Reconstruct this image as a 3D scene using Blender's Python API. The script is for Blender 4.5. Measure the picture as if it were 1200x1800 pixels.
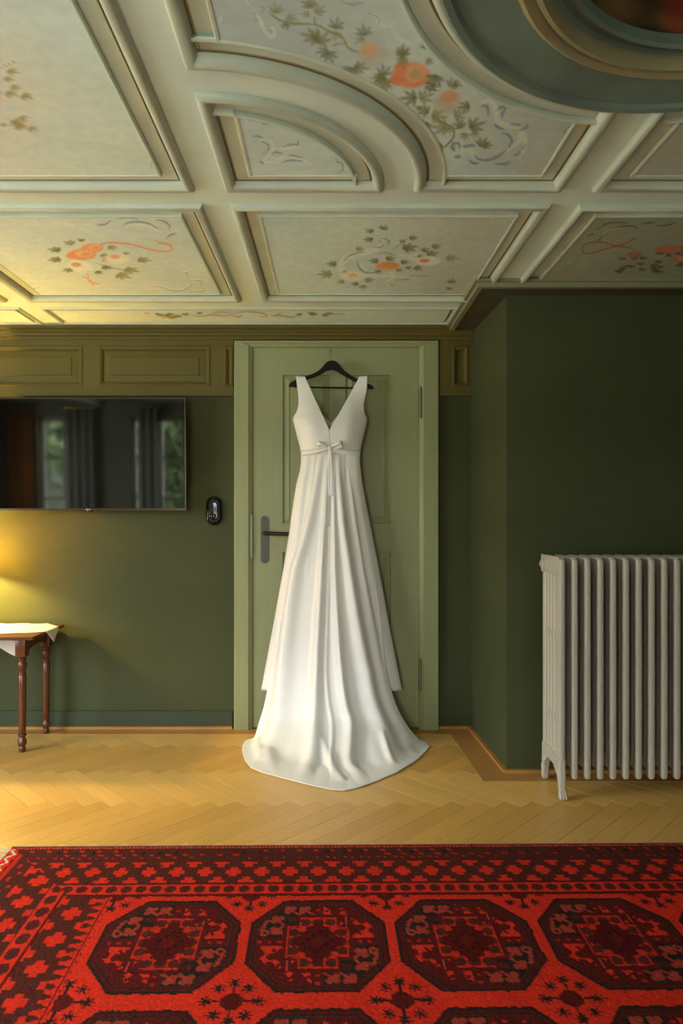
import bpy, bmesh, math, random
import numpy as np
from mathutils import Vector, Matrix

random.seed(7)
rng = np.random.default_rng(7)
SC = bpy.context.scene
COL = SC.collection
for o in list(bpy.data.objects):
    bpy.data.objects.remove(o, do_unlink=True)

# ------------------------------------------------------------------ camera
F = 1200.0            # focal length in pixels of the 1200 x 1800 frame
VX, VY = 583.0, 905.0  # vanishing point of the room's depth lines
CH = 1.12             # camera height
DW = 3.584            # distance of the door wall
cam_d = bpy.data.cameras.new('camera')
cam = bpy.data.objects.new('camera', cam_d); COL.objects.link(cam)
cam.location = (0, 0, CH); cam.rotation_euler = (math.pi / 2, 0, 0)
cam_d.sensor_fit = 'VERTICAL'; cam_d.sensor_height = 36.0; cam_d.lens = 24.0
cam_d.shift_x = 17.0 / 1800; cam_d.shift_y = 5.0 / 1800
cam_d.clip_start = 0.02
SC.camera = cam

# ------------------------------------------------------------------ world, exposure
SKY = 37.0
LAMP_W = 64.0
EXPOSURE = 0.0
w = bpy.data.worlds.new('overcast_sky'); SC.world = w; w.use_nodes = True
nt = w.node_tree; nt.nodes.clear()
o_ = nt.nodes.new('ShaderNodeOutputWorld'); bg = nt.nodes.new('ShaderNodeBackground')
tc = nt.nodes.new('ShaderNodeTexCoord'); sx = nt.nodes.new('ShaderNodeSeparateXYZ')
cr = nt.nodes.new('ShaderNodeValToRGB'); mp = nt.nodes.new('ShaderNodeMapRange')
mp.inputs[1].default_value = -0.3; mp.inputs[2].default_value = 0.9
e = cr.color_ramp.elements
e[0].position = 0.0; e[0].color = (0.40, 0.42, 0.40, 1)      # pale ground outside
e[1].position = 1.0; e[1].color = (0.85, 0.95, 1.08, 1)
a = e.new(0.245); a.color = (0.40, 0.42, 0.40, 1)
a = e.new(0.265); a.color = (0.07, 0.08, 0.05, 1)              # dark skyline band, added to keep low sky light off the upper door
a = e.new(0.305); a.color = (0.07, 0.08, 0.05, 1)
a = e.new(0.325); a.color = (0.64, 0.68, 0.72, 1)
nt.links.new(tc.outputs['Generated'], sx.inputs[0]); nt.links.new(sx.outputs['Z'], mp.inputs[0])
nt.links.new(mp.outputs[0], cr.inputs[0]); nt.links.new(cr.outputs[0], bg.inputs[0])
bg.inputs[1].default_value = SKY
nt.links.new(bg.outputs[0], o_.inputs[0])

vs = SC.view_settings
vs.view_transform = 'Standard'; vs.look = 'None'; vs.exposure = EXPOSURE; vs.gamma = 1.0
vs.use_curve_mapping = False
try:
    SC.cycles.max_bounces = 10; SC.cycles.diffuse_bounces = 5; SC.cycles.transparent_max_bounces = 8
    SC.cycles.caustics_reflective = False; SC.cycles.caustics_refractive = False
    SC.cycles.use_denoising = True; SC.cycles.sample_clamp_indirect = 80.0
except Exception:
    pass

# window openings in the wall behind the camera: (x0, x1, z0, z1)
YR = -0.70
WINDOWS = [(-3.28, -2.66, 0.62, 1.98), (-2.25, -1.62, 0.62, 1.98), (-1.45, -0.45, 0.55, 1.98), (1.52, 1.82, 0.62, 1.98)]
XL = -3.6
WIN_L = (0.05, 1.95, 0.50, 1.98)    # window in the left side wall: (y0, y1, z0, z1)
for (x0, x1, z0, z1) in WINDOWS:     # sky portals: they only guide the sampling of the sky through each opening
    ld = bpy.data.lights.new('window_portal', 'AREA'); ld.shape = 'RECTANGLE'
    ld.size = x1 - x0; ld.size_y = z1 - z0
    lo = bpy.data.objects.new('window_portal', ld); COL.objects.link(lo)
    lo.location = ((x0 + x1) / 2, YR - 0.14, (z0 + z1) / 2); lo.rotation_euler = (math.pi / 2, 0, 0)
    ld.cycles.is_portal = True
ld = bpy.data.lights.new('window_portal', 'AREA'); ld.shape = 'RECTANGLE'; ld.size = WIN_L[3] - WIN_L[2]; ld.size_y = WIN_L[1] - WIN_L[0]
lo = bpy.data.objects.new('window_portal', ld); COL.objects.link(lo)
lo.location = (XL - 0.12, (WIN_L[0] + WIN_L[1]) / 2, (WIN_L[2] + WIN_L[3]) / 2); lo.rotation_euler = (0, -math.pi / 2, 0)
ld.cycles.is_portal = True

# ------------------------------------------------------------------ helpers
def S(r, g, b):
    def f(c):
        c /= 255.0
        return c / 12.92 if c <= 0.04045 else ((c + 0.055) / 1.055) ** 2.4
    return (f(r), f(g), f(b))

MATS = {}
def mat(name, col, rough=0.6, metal=0.0, var=0.0, vscale=6.0, bump=0.0, bscale=80.0, spec=0.5, sheen=0.0, stretch=(1, 1, 1), coat=0.0, objrand=0.0):
    m = bpy.data.materials.new(name); m.use_nodes = True
    t = m.node_tree; b = t.nodes['Principled BSDF']
    b.inputs['Roughness'].default_value = rough; b.inputs['Metallic'].default_value = metal
    b.inputs['Specular IOR Level'].default_value = spec
    b.inputs['Sheen Weight'].default_value = sheen; b.inputs['Coat Weight'].default_value = coat
    b.inputs['Base Color'].default_value = (*col, 1)
    tc = t.nodes.new('ShaderNodeTexCoord'); mpn = t.nodes.new('ShaderNodeMapping')
    mpn.inputs['Scale'].default_value = stretch
    t.links.new(tc.outputs['Object'], mpn.inputs[0])
    if var > 0 or objrand > 0:
        n = t.nodes.new('ShaderNodeTexNoise'); n.inputs['Scale'].default_value = vscale; n.inputs['Detail'].default_value = 5
        t.links.new(mpn.outputs[0], n.inputs['Vector'])
        mr = t.nodes.new('ShaderNodeMapRange'); mr.inputs[1].default_value = 0.3; mr.inputs[2].default_value = 0.7
        mr.inputs[3].default_value = 1 - var; mr.inputs[4].default_value = 1 + var
        t.links.new(n.outputs['Fac'], mr.inputs[0])
        val = mr.outputs[0]
        if objrand > 0:
            oi = t.nodes.new('ShaderNodeObjectInfo')
            m2 = t.nodes.new('ShaderNodeMapRange'); m2.inputs[3].default_value = 1 - objrand; m2.inputs[4].default_value = 1 + objrand
            t.links.new(oi.outputs['Random'], m2.inputs[0])
            mm = t.nodes.new('ShaderNodeMath'); mm.operation = 'MULTIPLY'
            t.links.new(val, mm.inputs[0]); t.links.new(m2.outputs[0], mm.inputs[1]); val = mm.outputs[0]
        mx = t.nodes.new('ShaderNodeVectorMath'); mx.operation = 'SCALE'
        mx.inputs[0].default_value = col
        t.links.new(val, mx.inputs['Scale']); t.links.new(mx.outputs[0], b.inputs['Base Color'])
    if bump > 0:
        n = t.nodes.new('ShaderNodeTexNoise'); n.inputs['Scale'].default_value = bscale; n.inputs['Detail'].default_value = 3
        t.links.new(mpn.outputs[0], n.inputs['Vector'])
        bp = t.nodes.new('ShaderNodeBump'); bp.inputs['Strength'].default_value = bump; bp.inputs['Distance'].default_value = 0.004
        t.links.new(n.outputs['Fac'], bp.inputs['Height']); t.links.new(bp.outputs[0], b.inputs['Normal'])
    MATS[name] = m
    return m

def attr_mat(name, rough=0.8, bump=0.0, bscale=300.0, spec=0.3, sheen=0.0, var=0.06, vscale=40.0):
    """colour from the mesh's own colour attribute (hand-painted / knotted colour) with fine procedural variation"""
    m = mat(name, (0.5, 0.5, 0.5), rough, bump=bump, bscale=bscale, spec=spec, sheen=sheen)
    t = m.node_tree; b = t.nodes['Principled BSDF']
    at = t.nodes.new('ShaderNodeAttribute'); at.attribute_name = 'paint'
    tc = t.nodes.new('ShaderNodeTexCoord')
    n = t.nodes.new('ShaderNodeTexNoise'); n.inputs['Scale'].default_value = vscale; n.inputs['Detail'].default_value = 4
    t.links.new(tc.outputs['Object'], n.inputs['Vector'])
    mr = t.nodes.new('ShaderNodeMapRange'); mr.inputs[1].default_value = 0.3; mr.inputs[2].default_value = 0.7
    mr.inputs[3].default_value = 1 - var; mr.inputs[4].default_value = 1 + var
    t.links.new(n.outputs['Fac'], mr.inputs[0])
    mx = t.nodes.new('ShaderNodeVectorMath'); mx.operation = 'SCALE'
    t.links.new(at.outputs['Color'], mx.inputs[0]); t.links.new(mr.outputs[0], mx.inputs['Scale'])
    t.links.new(mx.outputs[0], b.inputs['Base Color'])
    return m

class MB:
    """collects polygons and links them as one mesh object"""
    def __init__(s):
        s.v = []; s.f = []
    def add(s, vs, fs):
        n = len(s.v); s.v += [tuple(p) for p in vs]; s.f += [tuple(i + n for i in f) for f in fs]; return s
    def box(s, x0, x1, y0, y1, z0, z1, c=0.0):
        if c <= 0:
            vs = [(x, y, z) for z in (z0, z1) for y in (y0, y1) for x in (x0, x1)]
            return s.add(vs, [(0, 2, 3, 1), (4, 5, 7, 6), (0, 1, 5, 4), (2, 6, 7, 3), (0, 4, 6, 2), (1, 3, 7, 5)])
        bm = bmesh.new(); bmesh.ops.create_cube(bm, size=1.0)
        bmesh.ops.scale(bm, vec=(x1 - x0, y1 - y0, z1 - z0), verts=bm.verts)
        bmesh.ops.translate(bm, vec=((x0 + x1) / 2, (y0 + y1) / 2, (z0 + z1) / 2), verts=bm.verts)
        bmesh.ops.bevel(bm, geom=list(bm.edges), offset=c, segments=2, profile=0.5, affect='EDGES')
        bm.verts.index_update()
        s.add([v.co[:] for v in bm.verts], [[v.index for v in f.verts] for f in bm.faces]); bm.free(); return s
    def prism(s, poly, axis, a0, a1):
        """polygon (u, v) extruded along axis ('x': u=y v=z, 'y': u=x v=z, 'z': u=x v=y)"""
        def P(u, v, a):
            return {'x': (a, u, v), 'y': (u, a, v), 'z': (u, v, a)}[axis]
        n = len(poly)
        vs = [P(u, v, a0) for u, v in poly] + [P(u, v, a1) for u, v in poly]
        fs = [tuple(range(n))[::-1], tuple(range(n, 2 * n))] + [(i, (i + 1) % n, n + (i + 1) % n, n + i) for i in range(n)]
        return s.add(vs, fs)
    def lathe(s, prof, c=(0, 0, 0), n=20, axis='z'):
        vs = []; fs = []
        for r, h in prof:
            for k in range(n):
                t = 2 * math.pi * k / n; a, b = r * math.cos(t), r * math.sin(t)
                p = {'z': (a, b, h), 'x': (h, a, b), 'y': (a, h, b)}[axis]
                vs.append((c[0] + p[0], c[1] + p[1], c[2] + p[2]))
        m = len(prof)
        for i in range(m - 1):
            for k in range(n):
                k2 = (k + 1) % n
                fs.append((i * n + k, i * n + k2, (i + 1) * n + k2, (i + 1) * n + k))
        fs.append(tuple(range(n))[::-1]); fs.append(tuple((m - 1) * n + k for k in range(n)))
        return s.add(vs, fs)
    def tube(s, pts, r, n=10):
        pts = [Vector(p) for p in pts]; m = len(pts); vs = []; fs = []
        up = Vector((0, 0, 1)); prev = None
        for i, p in enumerate(pts):
            d = (pts[min(i + 1, m - 1)] - pts[max(i - 1, 0)]).normalized()
            if prev is None:
                a = d.cross(up if abs(d.dot(up)) < 0.95 else Vector((1, 0, 0))).normalized()
            else:
                a = (prev - d * prev.dot(d)).normalized()
            prev = a; b = d.cross(a)
            rr = r[i] if isinstance(r, (list, tuple)) else r
            for k in range(n):
                t = 2 * math.pi * k / n
                vs.append(p + a * rr * math.cos(t) + b * rr * math.sin(t))
        for i in range(m - 1):
            for k in range(n):
                k2 = (k + 1) % n
                fs.append((i * n + k, i * n + k2, (i + 1) * n + k2, (i + 1) * n + k))
        fs.append(tuple(range(n))[::-1]); fs.append(tuple((m - 1) * n + k for k in range(n)))
        return s.add(vs, fs)
    def grid(s, P):
        """P: array (nv, nu, 3)"""
        nv, nu = P.shape[:2]
        vs = P.reshape(-1, 3).tolist()
        fs = [(j * nu + i, j * nu + i + 1, (j + 1) * nu + i + 1, (j + 1) * nu + i) for j in range(nv - 1) for i in range(nu - 1)]
        return s.add(vs, fs)
    def build(s, name, m, parent=None, smooth=False, loc=None):
        me = bpy.data.meshes.new(name); me.from_pydata(s.v, [], s.f)
        bm = bmesh.new(); bm.from_mesh(me); bmesh.ops.recalc_face_normals(bm, faces=bm.faces); bm.to_mesh(me); bm.free()
        me.materials.append(MATS[m] if isinstance(m, str) else m)
        o = bpy.data.objects.new(name, me); COL.objects.link(o)
        if parent is not None: o.parent = parent
        if loc is not None: o.location = loc
        if smooth:
            me.polygons.foreach_set('use_smooth', [True] * len(me.polygons))
            if smooth != 'all':
                try: me.set_sharp_from_angle(angle=math.radians(40))
                except Exception: pass
        return o

def tag(o, label=None, cat=None, group=None, kind=None):
    if label: o['label'] = label
    if cat: o['category'] = cat
    if group: o['group'] = group
    if kind: o['kind'] = kind
    return o
def empty(name, loc=(0, 0, 0)):
    o = bpy.data.objects.new(name, None); COL.objects.link(o); o.location = loc; o.empty_display_size = 0.05; return o
def struct(name): return tag(empty(name), kind='structure')
def wx(px, Y): return (px - VX) / F * Y           # photo measure -> metres at depth Y
def wz(py, Y): return CH - (py - VY) / F * Y
def XZ(px, py, Y=DW): return wx(px, Y), wz(py, Y)

# ------------------------------------------------------------------ materials
mat('wall_green', S(67, 71, 44), 0.7, spec=0.15, var=0.06, vscale=3, bump=0.05, bscale=160)
mat('panel_green', S(88, 78, 30), 0.55, spec=0.25, var=0.05, vscale=7, bump=0.03, bscale=60, stretch=(1, 1, 0.3))
mat('door_green', S(136, 139, 94), 0.48, var=0.05, vscale=9, bump=0.03, bscale=60, stretch=(6, 6, 0.4))
mat('base_green', S(56, 65, 42), 0.5, spec=0.3, var=0.05, vscale=5)
mat('ceil_paint', S(210, 226, 210), 0.6, var=0.07, vscale=4, bump=0.04, bscale=50, stretch=(1, 1, 1))
mat('ceil_bead', S(182, 190, 168), 0.5, var=0.06, vscale=9)
mat('ceil_bevel', S(198, 210, 190), 0.55, var=0.06, vscale=9)
mat('ceil_line', S(150, 138, 96), 0.6)
mat('medal_teal', S(106, 122, 108), 0.6, var=0.22, vscale=5)
mat('medal_gold', S(146, 136, 96), 0.5, var=0.1, vscale=8)
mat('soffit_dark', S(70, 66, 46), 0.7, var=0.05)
mat('cornice', S(128, 128, 96), 0.5, var=0.05)
mat('slab', S(120, 120, 100), 0.8)
mat('oak_frieze', S(172, 124, 66), 0.42, var=0.14, vscale=10, stretch=(1, 12, 6))
mat('oak_trim', S(172, 122, 60), 0.4, var=0.1, vscale=10)
mat('oak_fwd', S(204, 157, 80), 0.36, var=0.12, vscale=7, stretch=(1.2, 22, 5), objrand=0.09)  # darker rows: the grain's sheen by direction is put into the colour
mat('oak_bwd', S(217, 172, 94), 0.36, var=0.10, vscale=7, stretch=(1.2, 22, 5), objrand=0.07)  # same oak tinted lighter, for the sheen of the opposite rows
mat('subfloor', S(70, 48, 28), 0.9)
mat('table_wood', S(86, 45, 18), 0.28, var=0.15, vscale=9, stretch=(8, 8, 1))
mat('linen', S(226, 220, 210), 0.8, var=0.02)
mat('satin', S(226, 223, 216), 0.42, spec=0.4, sheen=0.15, bump=0.03, bscale=240)
mat('lining', S(222, 214, 200), 0.6)
mat('hanger_black', S(12, 9, 9), 0.5, spec=0.2)
mat('brass', S(190, 160, 90), 0.3, metal=1.0)
mat('steel_dark', S(84, 79, 74), 0.55, metal=0.3, var=0.1, vscale=60)
mat('lever_dark', S(44, 34, 28), 0.3, metal=0.6)
mat('hinge_green', S(112, 116, 82), 0.4, metal=0.3)
mat('tv_frame', S(34, 30, 26), 0.22, metal=0.5)
mat('tv_screen', S(8, 8, 8), 0.045, spec=0.6)
mat('gloss_black', S(8, 7, 7), 0.10, spec=0.4)
mat('logo_grey', S(190, 190, 190), 0.4)
mat('rad_paint', S(184, 176, 158), 0.45, metal=0.1, var=0.04, vscale=5)
mat('fringe', S(180, 170, 140), 0.9)
mat('plaster', S(150, 150, 126), 0.8)
mat('win_white', S(200, 198, 184), 0.5)
mat('curtain_sheer', S(190, 188, 178), 0.9)
mat('curtain_orange', S(216, 140, 56), 0.9)
mat('shade_cream', S(240, 214, 160), 0.9)
mat('dish_brown', S(120, 82, 40), 0.35)
led = mat('led_red', S(255, 40, 20), 0.5)
led.node_tree.nodes['Principled BSDF'].inputs['Emission Color'].default_value = (1, 0.1, 0.03, 1)
led.node_tree.nodes['Principled BSDF'].inputs['Emission Strength'].default_value = 1.2
gl = bpy.data.materials.new('pane_glass'); gl.use_nodes = True; MATS['pane_glass'] = gl
t = gl.node_tree; t.nodes.clear()
oo = t.nodes.new('ShaderNodeOutputMaterial'); mx = t.nodes.new('ShaderNodeMixShader'); mx.inputs[0].default_value = 0.06
tr = t.nodes.new('ShaderNodeBsdfTransparent'); gg = t.nodes.new('ShaderNodeBsdfGlossy'); gg.inputs['Roughness'].default_value = 0.05
t.links.new(tr.outputs[0], mx.inputs[1]); t.links.new(gg.outputs[0], mx.inputs[2]); t.links.new(mx.outputs[0], oo.inputs[0])
sh = MATS['shade_cream']; t = sh.node_tree; b = t.nodes['Principled BSDF']
tl = t.nodes.new('ShaderNodeBsdfTranslucent'); tl.inputs[0].default_value = (1.0, 0.84, 0.5, 1)
mx = t.nodes.new('ShaderNodeMixShader'); mx.inputs[0].default_value = 0.92
t.links.new(b.outputs[0], mx.inputs[1]); t.links.new(tl.outputs[0], mx.inputs[2]); t.links.new(mx.outputs[0], t.nodes['Material Output'].inputs[0])
for nm_ in ('curtain_sheer', 'curtain_orange'):
    t = MATS[nm_].node_tree; b = t.nodes['Principled BSDF']; tl = t.nodes.new('ShaderNodeBsdfTranslucent'); tl.inputs[0].default_value = b.inputs['Base Color'].default_value
    mx = t.nodes.new('ShaderNodeMixShader'); mx.inputs[0].default_value = 0.45
    t.links.new(b.outputs[0], mx.inputs[1]); t.links.new(tl.outputs[0], mx.inputs[2]); t.links.new(mx.outputs[0], t.nodes['Material Output'].inputs[0])
attr_mat('painted_panel', 0.6, bump=0.04, bscale=60, var=0.06, vscale=30)
attr_mat('rug_pile', 0.95, bump=0.5, bscale=420, spec=0.05, sheen=0.0, var=0.22, vscale=190)
attr_mat('painting', 0.5, var=0.1, vscale=12)

# ================================================================== ROOM SHELL
ZC = 2.10       # beam faces of the ceiling
XRT = 2.6
YN = 2.973      # nearer wall with the radiator
XS0, XS1 = 0.730, 0.7606   # splayed return: at the door wall, at the nearer wall
ZS = 2.076      # soffit of the boxed corner
# door wall with the door opening
DX0, DX1, DZ1 = wx(443, DW), wx(737, DW), wz(611, DW)
mb = MB()
mb.box(XL, DX0, DW, DW + 0.14, 0, 2.2); mb.box(DX1, XS0 + 0.2, DW, DW + 0.14, 0, 2.2); mb.box(DX0, DX1, DW, DW + 0.14, DZ1, 2.2)
tag(mb.build('wall_back', 'wall_green'), kind='structure')
tag(MB().prism([(XS0, DW), (XS1, YN), (XRT + 0.14, YN), (XRT + 0.14, YN + 0.14), (XS1 + 0.15, YN + 0.14), (XS0 + 0.15, DW)], 'z', 0, ZS).build('wall_right', 'wall_green'), kind='structure')
tag(MB().box(XRT, XRT + 0.14, YR, YN, 0, 2.2).build('wall_side', 'wall_green'), kind='structure')
y0, y1, z0, z1 = WIN_L
tag(MB().box(XL - 0.14, XL, YR - 0.2, y0, 0, 2.2).box(XL - 0.14, XL, y1, DW + 0.14, 0, 2.2).box(XL - 0.14, XL, y0, y1, 0, z0).box(XL - 0.14, XL, y0, y1, z1, 2.2).build('wall_left', 'wall_green'), kind='structure')
wn = struct('window_5'); ym = (y0 + y1) / 2; xa, xb = XL - 0.10, XL - 0.05
fr = MB().box(xa, xb, y0, y0 + 0.05, z0, z1).box(xa, xb, y1 - 0.05, y1, z0, z1).box(xa, xb, y0, y1, z0, z0 + 0.05).box(xa, xb, y0, y1, z1 - 0.05, z1).box(xa, xb, ym - 0.035, ym + 0.035, z0, z1)
fr.build('window_frame', 'win_white', wn)
for k in (1, 2):
    z = z0 + (z1 - z0) * k / 3; MB().box(xa + 0.01, xb - 0.01, y0, y1, z - 0.013, z + 0.013).build('glazing_bar', 'win_white', wn)
MB().box(XL - 0.077, XL - 0.073, y0, y1, z0, z1).build('pane', 'pane_glass', wn)
MB().box(XL - 0.05, XL + 0.06, y0 - 0.03, y1 + 0.03, z0 - 0.03, z0).build('window_sill', 'win_white', wn)
# wall behind the camera with four window openings
mb = MB(); xs = XL
for (x0, x1, z0, z1) in WINDOWS:
    mb.box(xs, x0, YR - 0.2, YR, 0, 2.2); mb.box(x0, x1, YR - 0.2, YR, 0, z0); mb.box(x0, x1, YR - 0.2, YR, z1, 2.2); xs = x1
mb.box(xs, XRT + 0.14, YR - 0.2, YR, 0, 2.2)
tag(mb.build('wall_front', 'plaster'), kind='structure')
for i, (x0, x1, z0, z1) in enumerate(WINDOWS):
    wn = struct('window_%d' % (i + 1))
    fr = MB(); y0, y1 = YR - 0.12, YR - 0.06; xm = (x0 + x1) / 2
    fr.box(x0, x0 + 0.05, y0, y1, z0, z1); fr.box(x1 - 0.05, x1, y0, y1, z0, z1)
    fr.box(x0, x1, y0, y1, z0, z0 + 0.05); fr.box(x0, x1, y0, y1, z1 - 0.05, z1); fr.box(xm - 0.035, xm + 0.035, y0, y1, z0, z1)
    fr.build('window_frame', 'win_white', wn)
    for k in (1, 2):
        z = z0 + (z1 - z0) * k / 3
        MB().box(x0, x1, y0 + 0.01, y1 - 0.01, z - 0.013, z + 0.013).build('glazing_bar', 'win_white', wn)
    MB().box(x0, x1, YR - 0.092, YR - 0.088, z0, z1).build('pane', 'pane_glass', wn)
    MB().box(x0 - 0.03, x1 + 0.03, YR - 0.06, YR + 0.05, z0 - 0.03, z0).build('window_sill', 'win_white', wn)

# ------------------------------------------------------------------ floor
floor = tag(MB().box(XL, XRT, YR, DW + 0.14, -0.06, -0.016).build('floor', 'subfloor'), kind='structure')
PW, PL = 0.0744, 0.471
def plank_mesh(m):
    b = MB(); hw, hl, c = PW / 2 - 0.0006, PL / 2 - 0.0006, 0.0001
    b.add([(-hl, -hw, -0.016), (hl, -hw, -0.016), (hl, hw, -0.016), (-hl, hw, -0.016),
           (-hl, -hw, -c), (hl, -hw, -c), (hl, hw, -c), (-hl, hw, -c),
           (-hl + c, -hw + c, 0), (hl - c, -hw + c, 0), (hl - c, hw - c, 0), (-hl + c, hw - c, 0)],
          [(3, 2, 1, 0), (8, 9, 10, 11)] + [(i, (i + 1) % 4, 4 + (i + 1) % 4, 4 + i) for i in range(4)] + [(4 + i, 4 + (i + 1) % 4, 8 + (i + 1) % 4, 8 + i) for i in range(4)])
    me = bpy.data.meshes.new('plank'); me.from_pydata(b.v, [], b.f); me.materials.append(MATS[m]); return me
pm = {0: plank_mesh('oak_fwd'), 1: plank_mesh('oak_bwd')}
OX, OY = -1.232 + 0.1052 * 3, 2.335
R2 = math.sqrt(2)
nplank = 0
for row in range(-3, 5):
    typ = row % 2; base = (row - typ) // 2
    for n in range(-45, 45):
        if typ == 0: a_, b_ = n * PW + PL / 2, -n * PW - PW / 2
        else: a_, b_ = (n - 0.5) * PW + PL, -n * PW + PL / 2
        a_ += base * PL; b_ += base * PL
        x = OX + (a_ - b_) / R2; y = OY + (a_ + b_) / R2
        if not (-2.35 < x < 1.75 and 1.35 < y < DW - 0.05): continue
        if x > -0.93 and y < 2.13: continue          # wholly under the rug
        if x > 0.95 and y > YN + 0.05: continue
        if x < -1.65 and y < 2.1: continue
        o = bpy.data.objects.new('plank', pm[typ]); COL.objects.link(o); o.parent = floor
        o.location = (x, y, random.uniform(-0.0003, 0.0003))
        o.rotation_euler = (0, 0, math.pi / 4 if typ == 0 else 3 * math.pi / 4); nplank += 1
print('planks', nplank)
# plain oak boards round the edge and oak beading against the walls
FB = 0.125
def board(pts, z0, z1, m, name, parent):
    return MB().prism(pts, 'z', z0, z1).build(name, m, parent)
fr_ = floor
yb = DW - 0.0
board([(-2.6, yb - 0.10), (XS0 - FB, yb - 0.10), (XS0, yb), (-2.6, yb)], -0.012, 0.0014, 'oak_frieze', 'border_board', fr_)
board([(XS0 - FB, yb - 0.10), (XS1 - FB, YN - 0.105), (XS1, YN), (XS0, yb)], -0.012, 0.0014, 'oak_frieze', 'border_board', fr_)
board([(XS1 - FB, YN - 0.105), (2.4, YN - 0.105), (2.4, YN), (XS1, YN)], -0.012, 0.0014, 'oak_frieze', 'border_board', fr_)

trim = struct('trim_1')   # oak quarter round
board([(XL, DW - 0.018 - 0.008), (wx(409, DW), DW - 0.026), (wx(409, DW), DW - 0.008), (XL, DW - 0.008)], 0.0014, 0.014, 'oak_trim', 'beading', trim)
board([(wx(771, DW), DW - 0.018), (XS0 - 0.018, DW - 0.018), (XS0, DW), (wx(771, DW), DW)], 0.0014, 0.014, 'oak_trim', 'beading', trim)
board([(XS0 - 0.018, DW - 0.018), (XS1 - 0.018, YN - 0.018), (XS1, YN), (XS0, DW)], 0.0014, 0.014, 'oak_trim', 'beading', trim)
board([(XS1 - 0.018, YN - 0.018), (XRT, YN - 0.018), (XRT, YN), (XS1, YN)], 0.0014, 0.014, 'oak_trim', 'beading', trim)
mb = MB().box(XL, wx(408, DW), DW - 0.008, DW, 0.0014, 0.086).box(XL, wx(408, DW), DW - 0.011, DW, 0.086, 0.093)
tag(mb.build('baseboard_back', 'base_green'), kind='structure')

# ------------------------------------------------------------------ panelled frieze and cornice of the door wall
fz = struct('trim_2')
ZF0, ZF1 = wz(697, DW), wz(598, DW)
CX0, CX1 = wx(411, DW), wx(771, DW)
YF = DW - 0.022
MB().box(XL, CX0, DW - 0.010, DW, ZF0, ZF1).build('backing', 'panel_green', fz)
MB().box(CX1, XS0, DW - 0.010, DW, ZF0, ZF1).build('backing', 'panel_green', fz)
def frieze_panel(px0, px1, py0=609, py1=681):
    x0, x1, z0, z1 = wx(px0, DW), wx(px1, DW), wz(py1, DW), wz(py0, DW)
    m = MB()
    prof = [(0.0, DW - 0.024), (0.008, DW - 0.027), (0.016, DW - 0.024), (0.024, DW - 0.018), (0.026, DW - 0.012)]
    loops = [[(x0 + d, y, z0 + d), (x1 - d, y, z0 + d), (x1 - d, y, z1 - d), (x0 + d, y, z1 - d)] for d, y in prof]
    vs = sum(loops, []); fs = []
    for i in range(len(prof) - 1):
        for k in range(4): fs.append((i * 4 + k, i * 4 + (k + 1) % 4, (i + 1) * 4 + (k + 1) % 4, (i + 1) * 4 + k))
    p = m.add(vs, fs).build('moulding', 'panel_green', fz)
    d0, d1 = 0.026, 0.060
    if (x1 - x0) > 0.2:
        f = MB(); l = [[(x0 + d, y, z0 + d), (x1 - d, y, z0 + d), (x1 - d, y, z1 - d), (x0 + d, y, z1 - d)] for d, y in ((d0, DW - 0.012), (d1, DW - 0.016), (d1 + 0.002, DW - 0.019))]
        vs = sum(l, []); fs = [(8, 9, 10, 11)]
        for i in range(2):
            for k in range(4): fs.append((i * 4 + k, i * 4 + (k + 1) % 4, (i + 1) * 4 + (k + 1) % 4, (i + 1) * 4 + k))
        f.add(vs, fs).build('panel', 'panel_green', fz)
    return x0, x1, z0, z1
pans = [(-600, -455), (-430, -270), (-240, -60), (-40, 148), (175, 371), (394, 411)]
for p in pans: frieze_panel(*p)
frieze_panel(793, 822)
zt, zb = wz(609, DW), wz(681, DW)
MB().box(XL, CX0, YF, DW - 0.010, zt, ZF1).build('rail', 'panel_green', fz)
MB().box(XL, CX0, YF, DW - 0.010, ZF0, zb).build('rail', 'panel_green', fz)
edges = [-1200] + [v for p in pans for v in p]
for i in range(0, len(edges) - 1, 2):
    MB().box(max(XL, wx(edges[i], DW)), wx(edges[i + 1], DW), YF, DW - 0.010, zb, zt).build('stile', 'panel_green', fz)
MB().box(CX1, XS0, YF, DW - 0.010, zt, ZF1).build('rail', 'panel_green', fz)
MB().box(CX1, XS0, YF, DW - 0.010, ZF0, zb).build('rail', 'panel_green', fz)
MB().box(CX1, wx(793, DW), YF, DW - 0.010, zb, zt).build('stile', 'panel_green', fz)
MB().box(wx(822, DW), XS0, YF, DW - 0.010, zb, zt).build('stile', 'panel_green', fz)
cornice = struct('trim_3')
prof = [(DW, ZF1 - 0.004), (DW - 0.026, ZF1 - 0.004), (DW - 0.030, ZF1 + 0.004), (DW - 0.030, ZF1 + 0.012), (DW - 0.038, ZF1 + 0.016),
        (DW - 0.042, ZF1 + 0.026), (DW - 0.050, ZF1 + 0.034), (DW - 0.050, ZF1 + 0.042), (DW - 0.062, ZF1 + 0.05), (DW - 0.066, ZC - 0.004), (DW, ZC - 0.004)]
MB().prism(prof, 'x', XL, XS0).build('cornice_moulding', 'panel_green', cornice)

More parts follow.
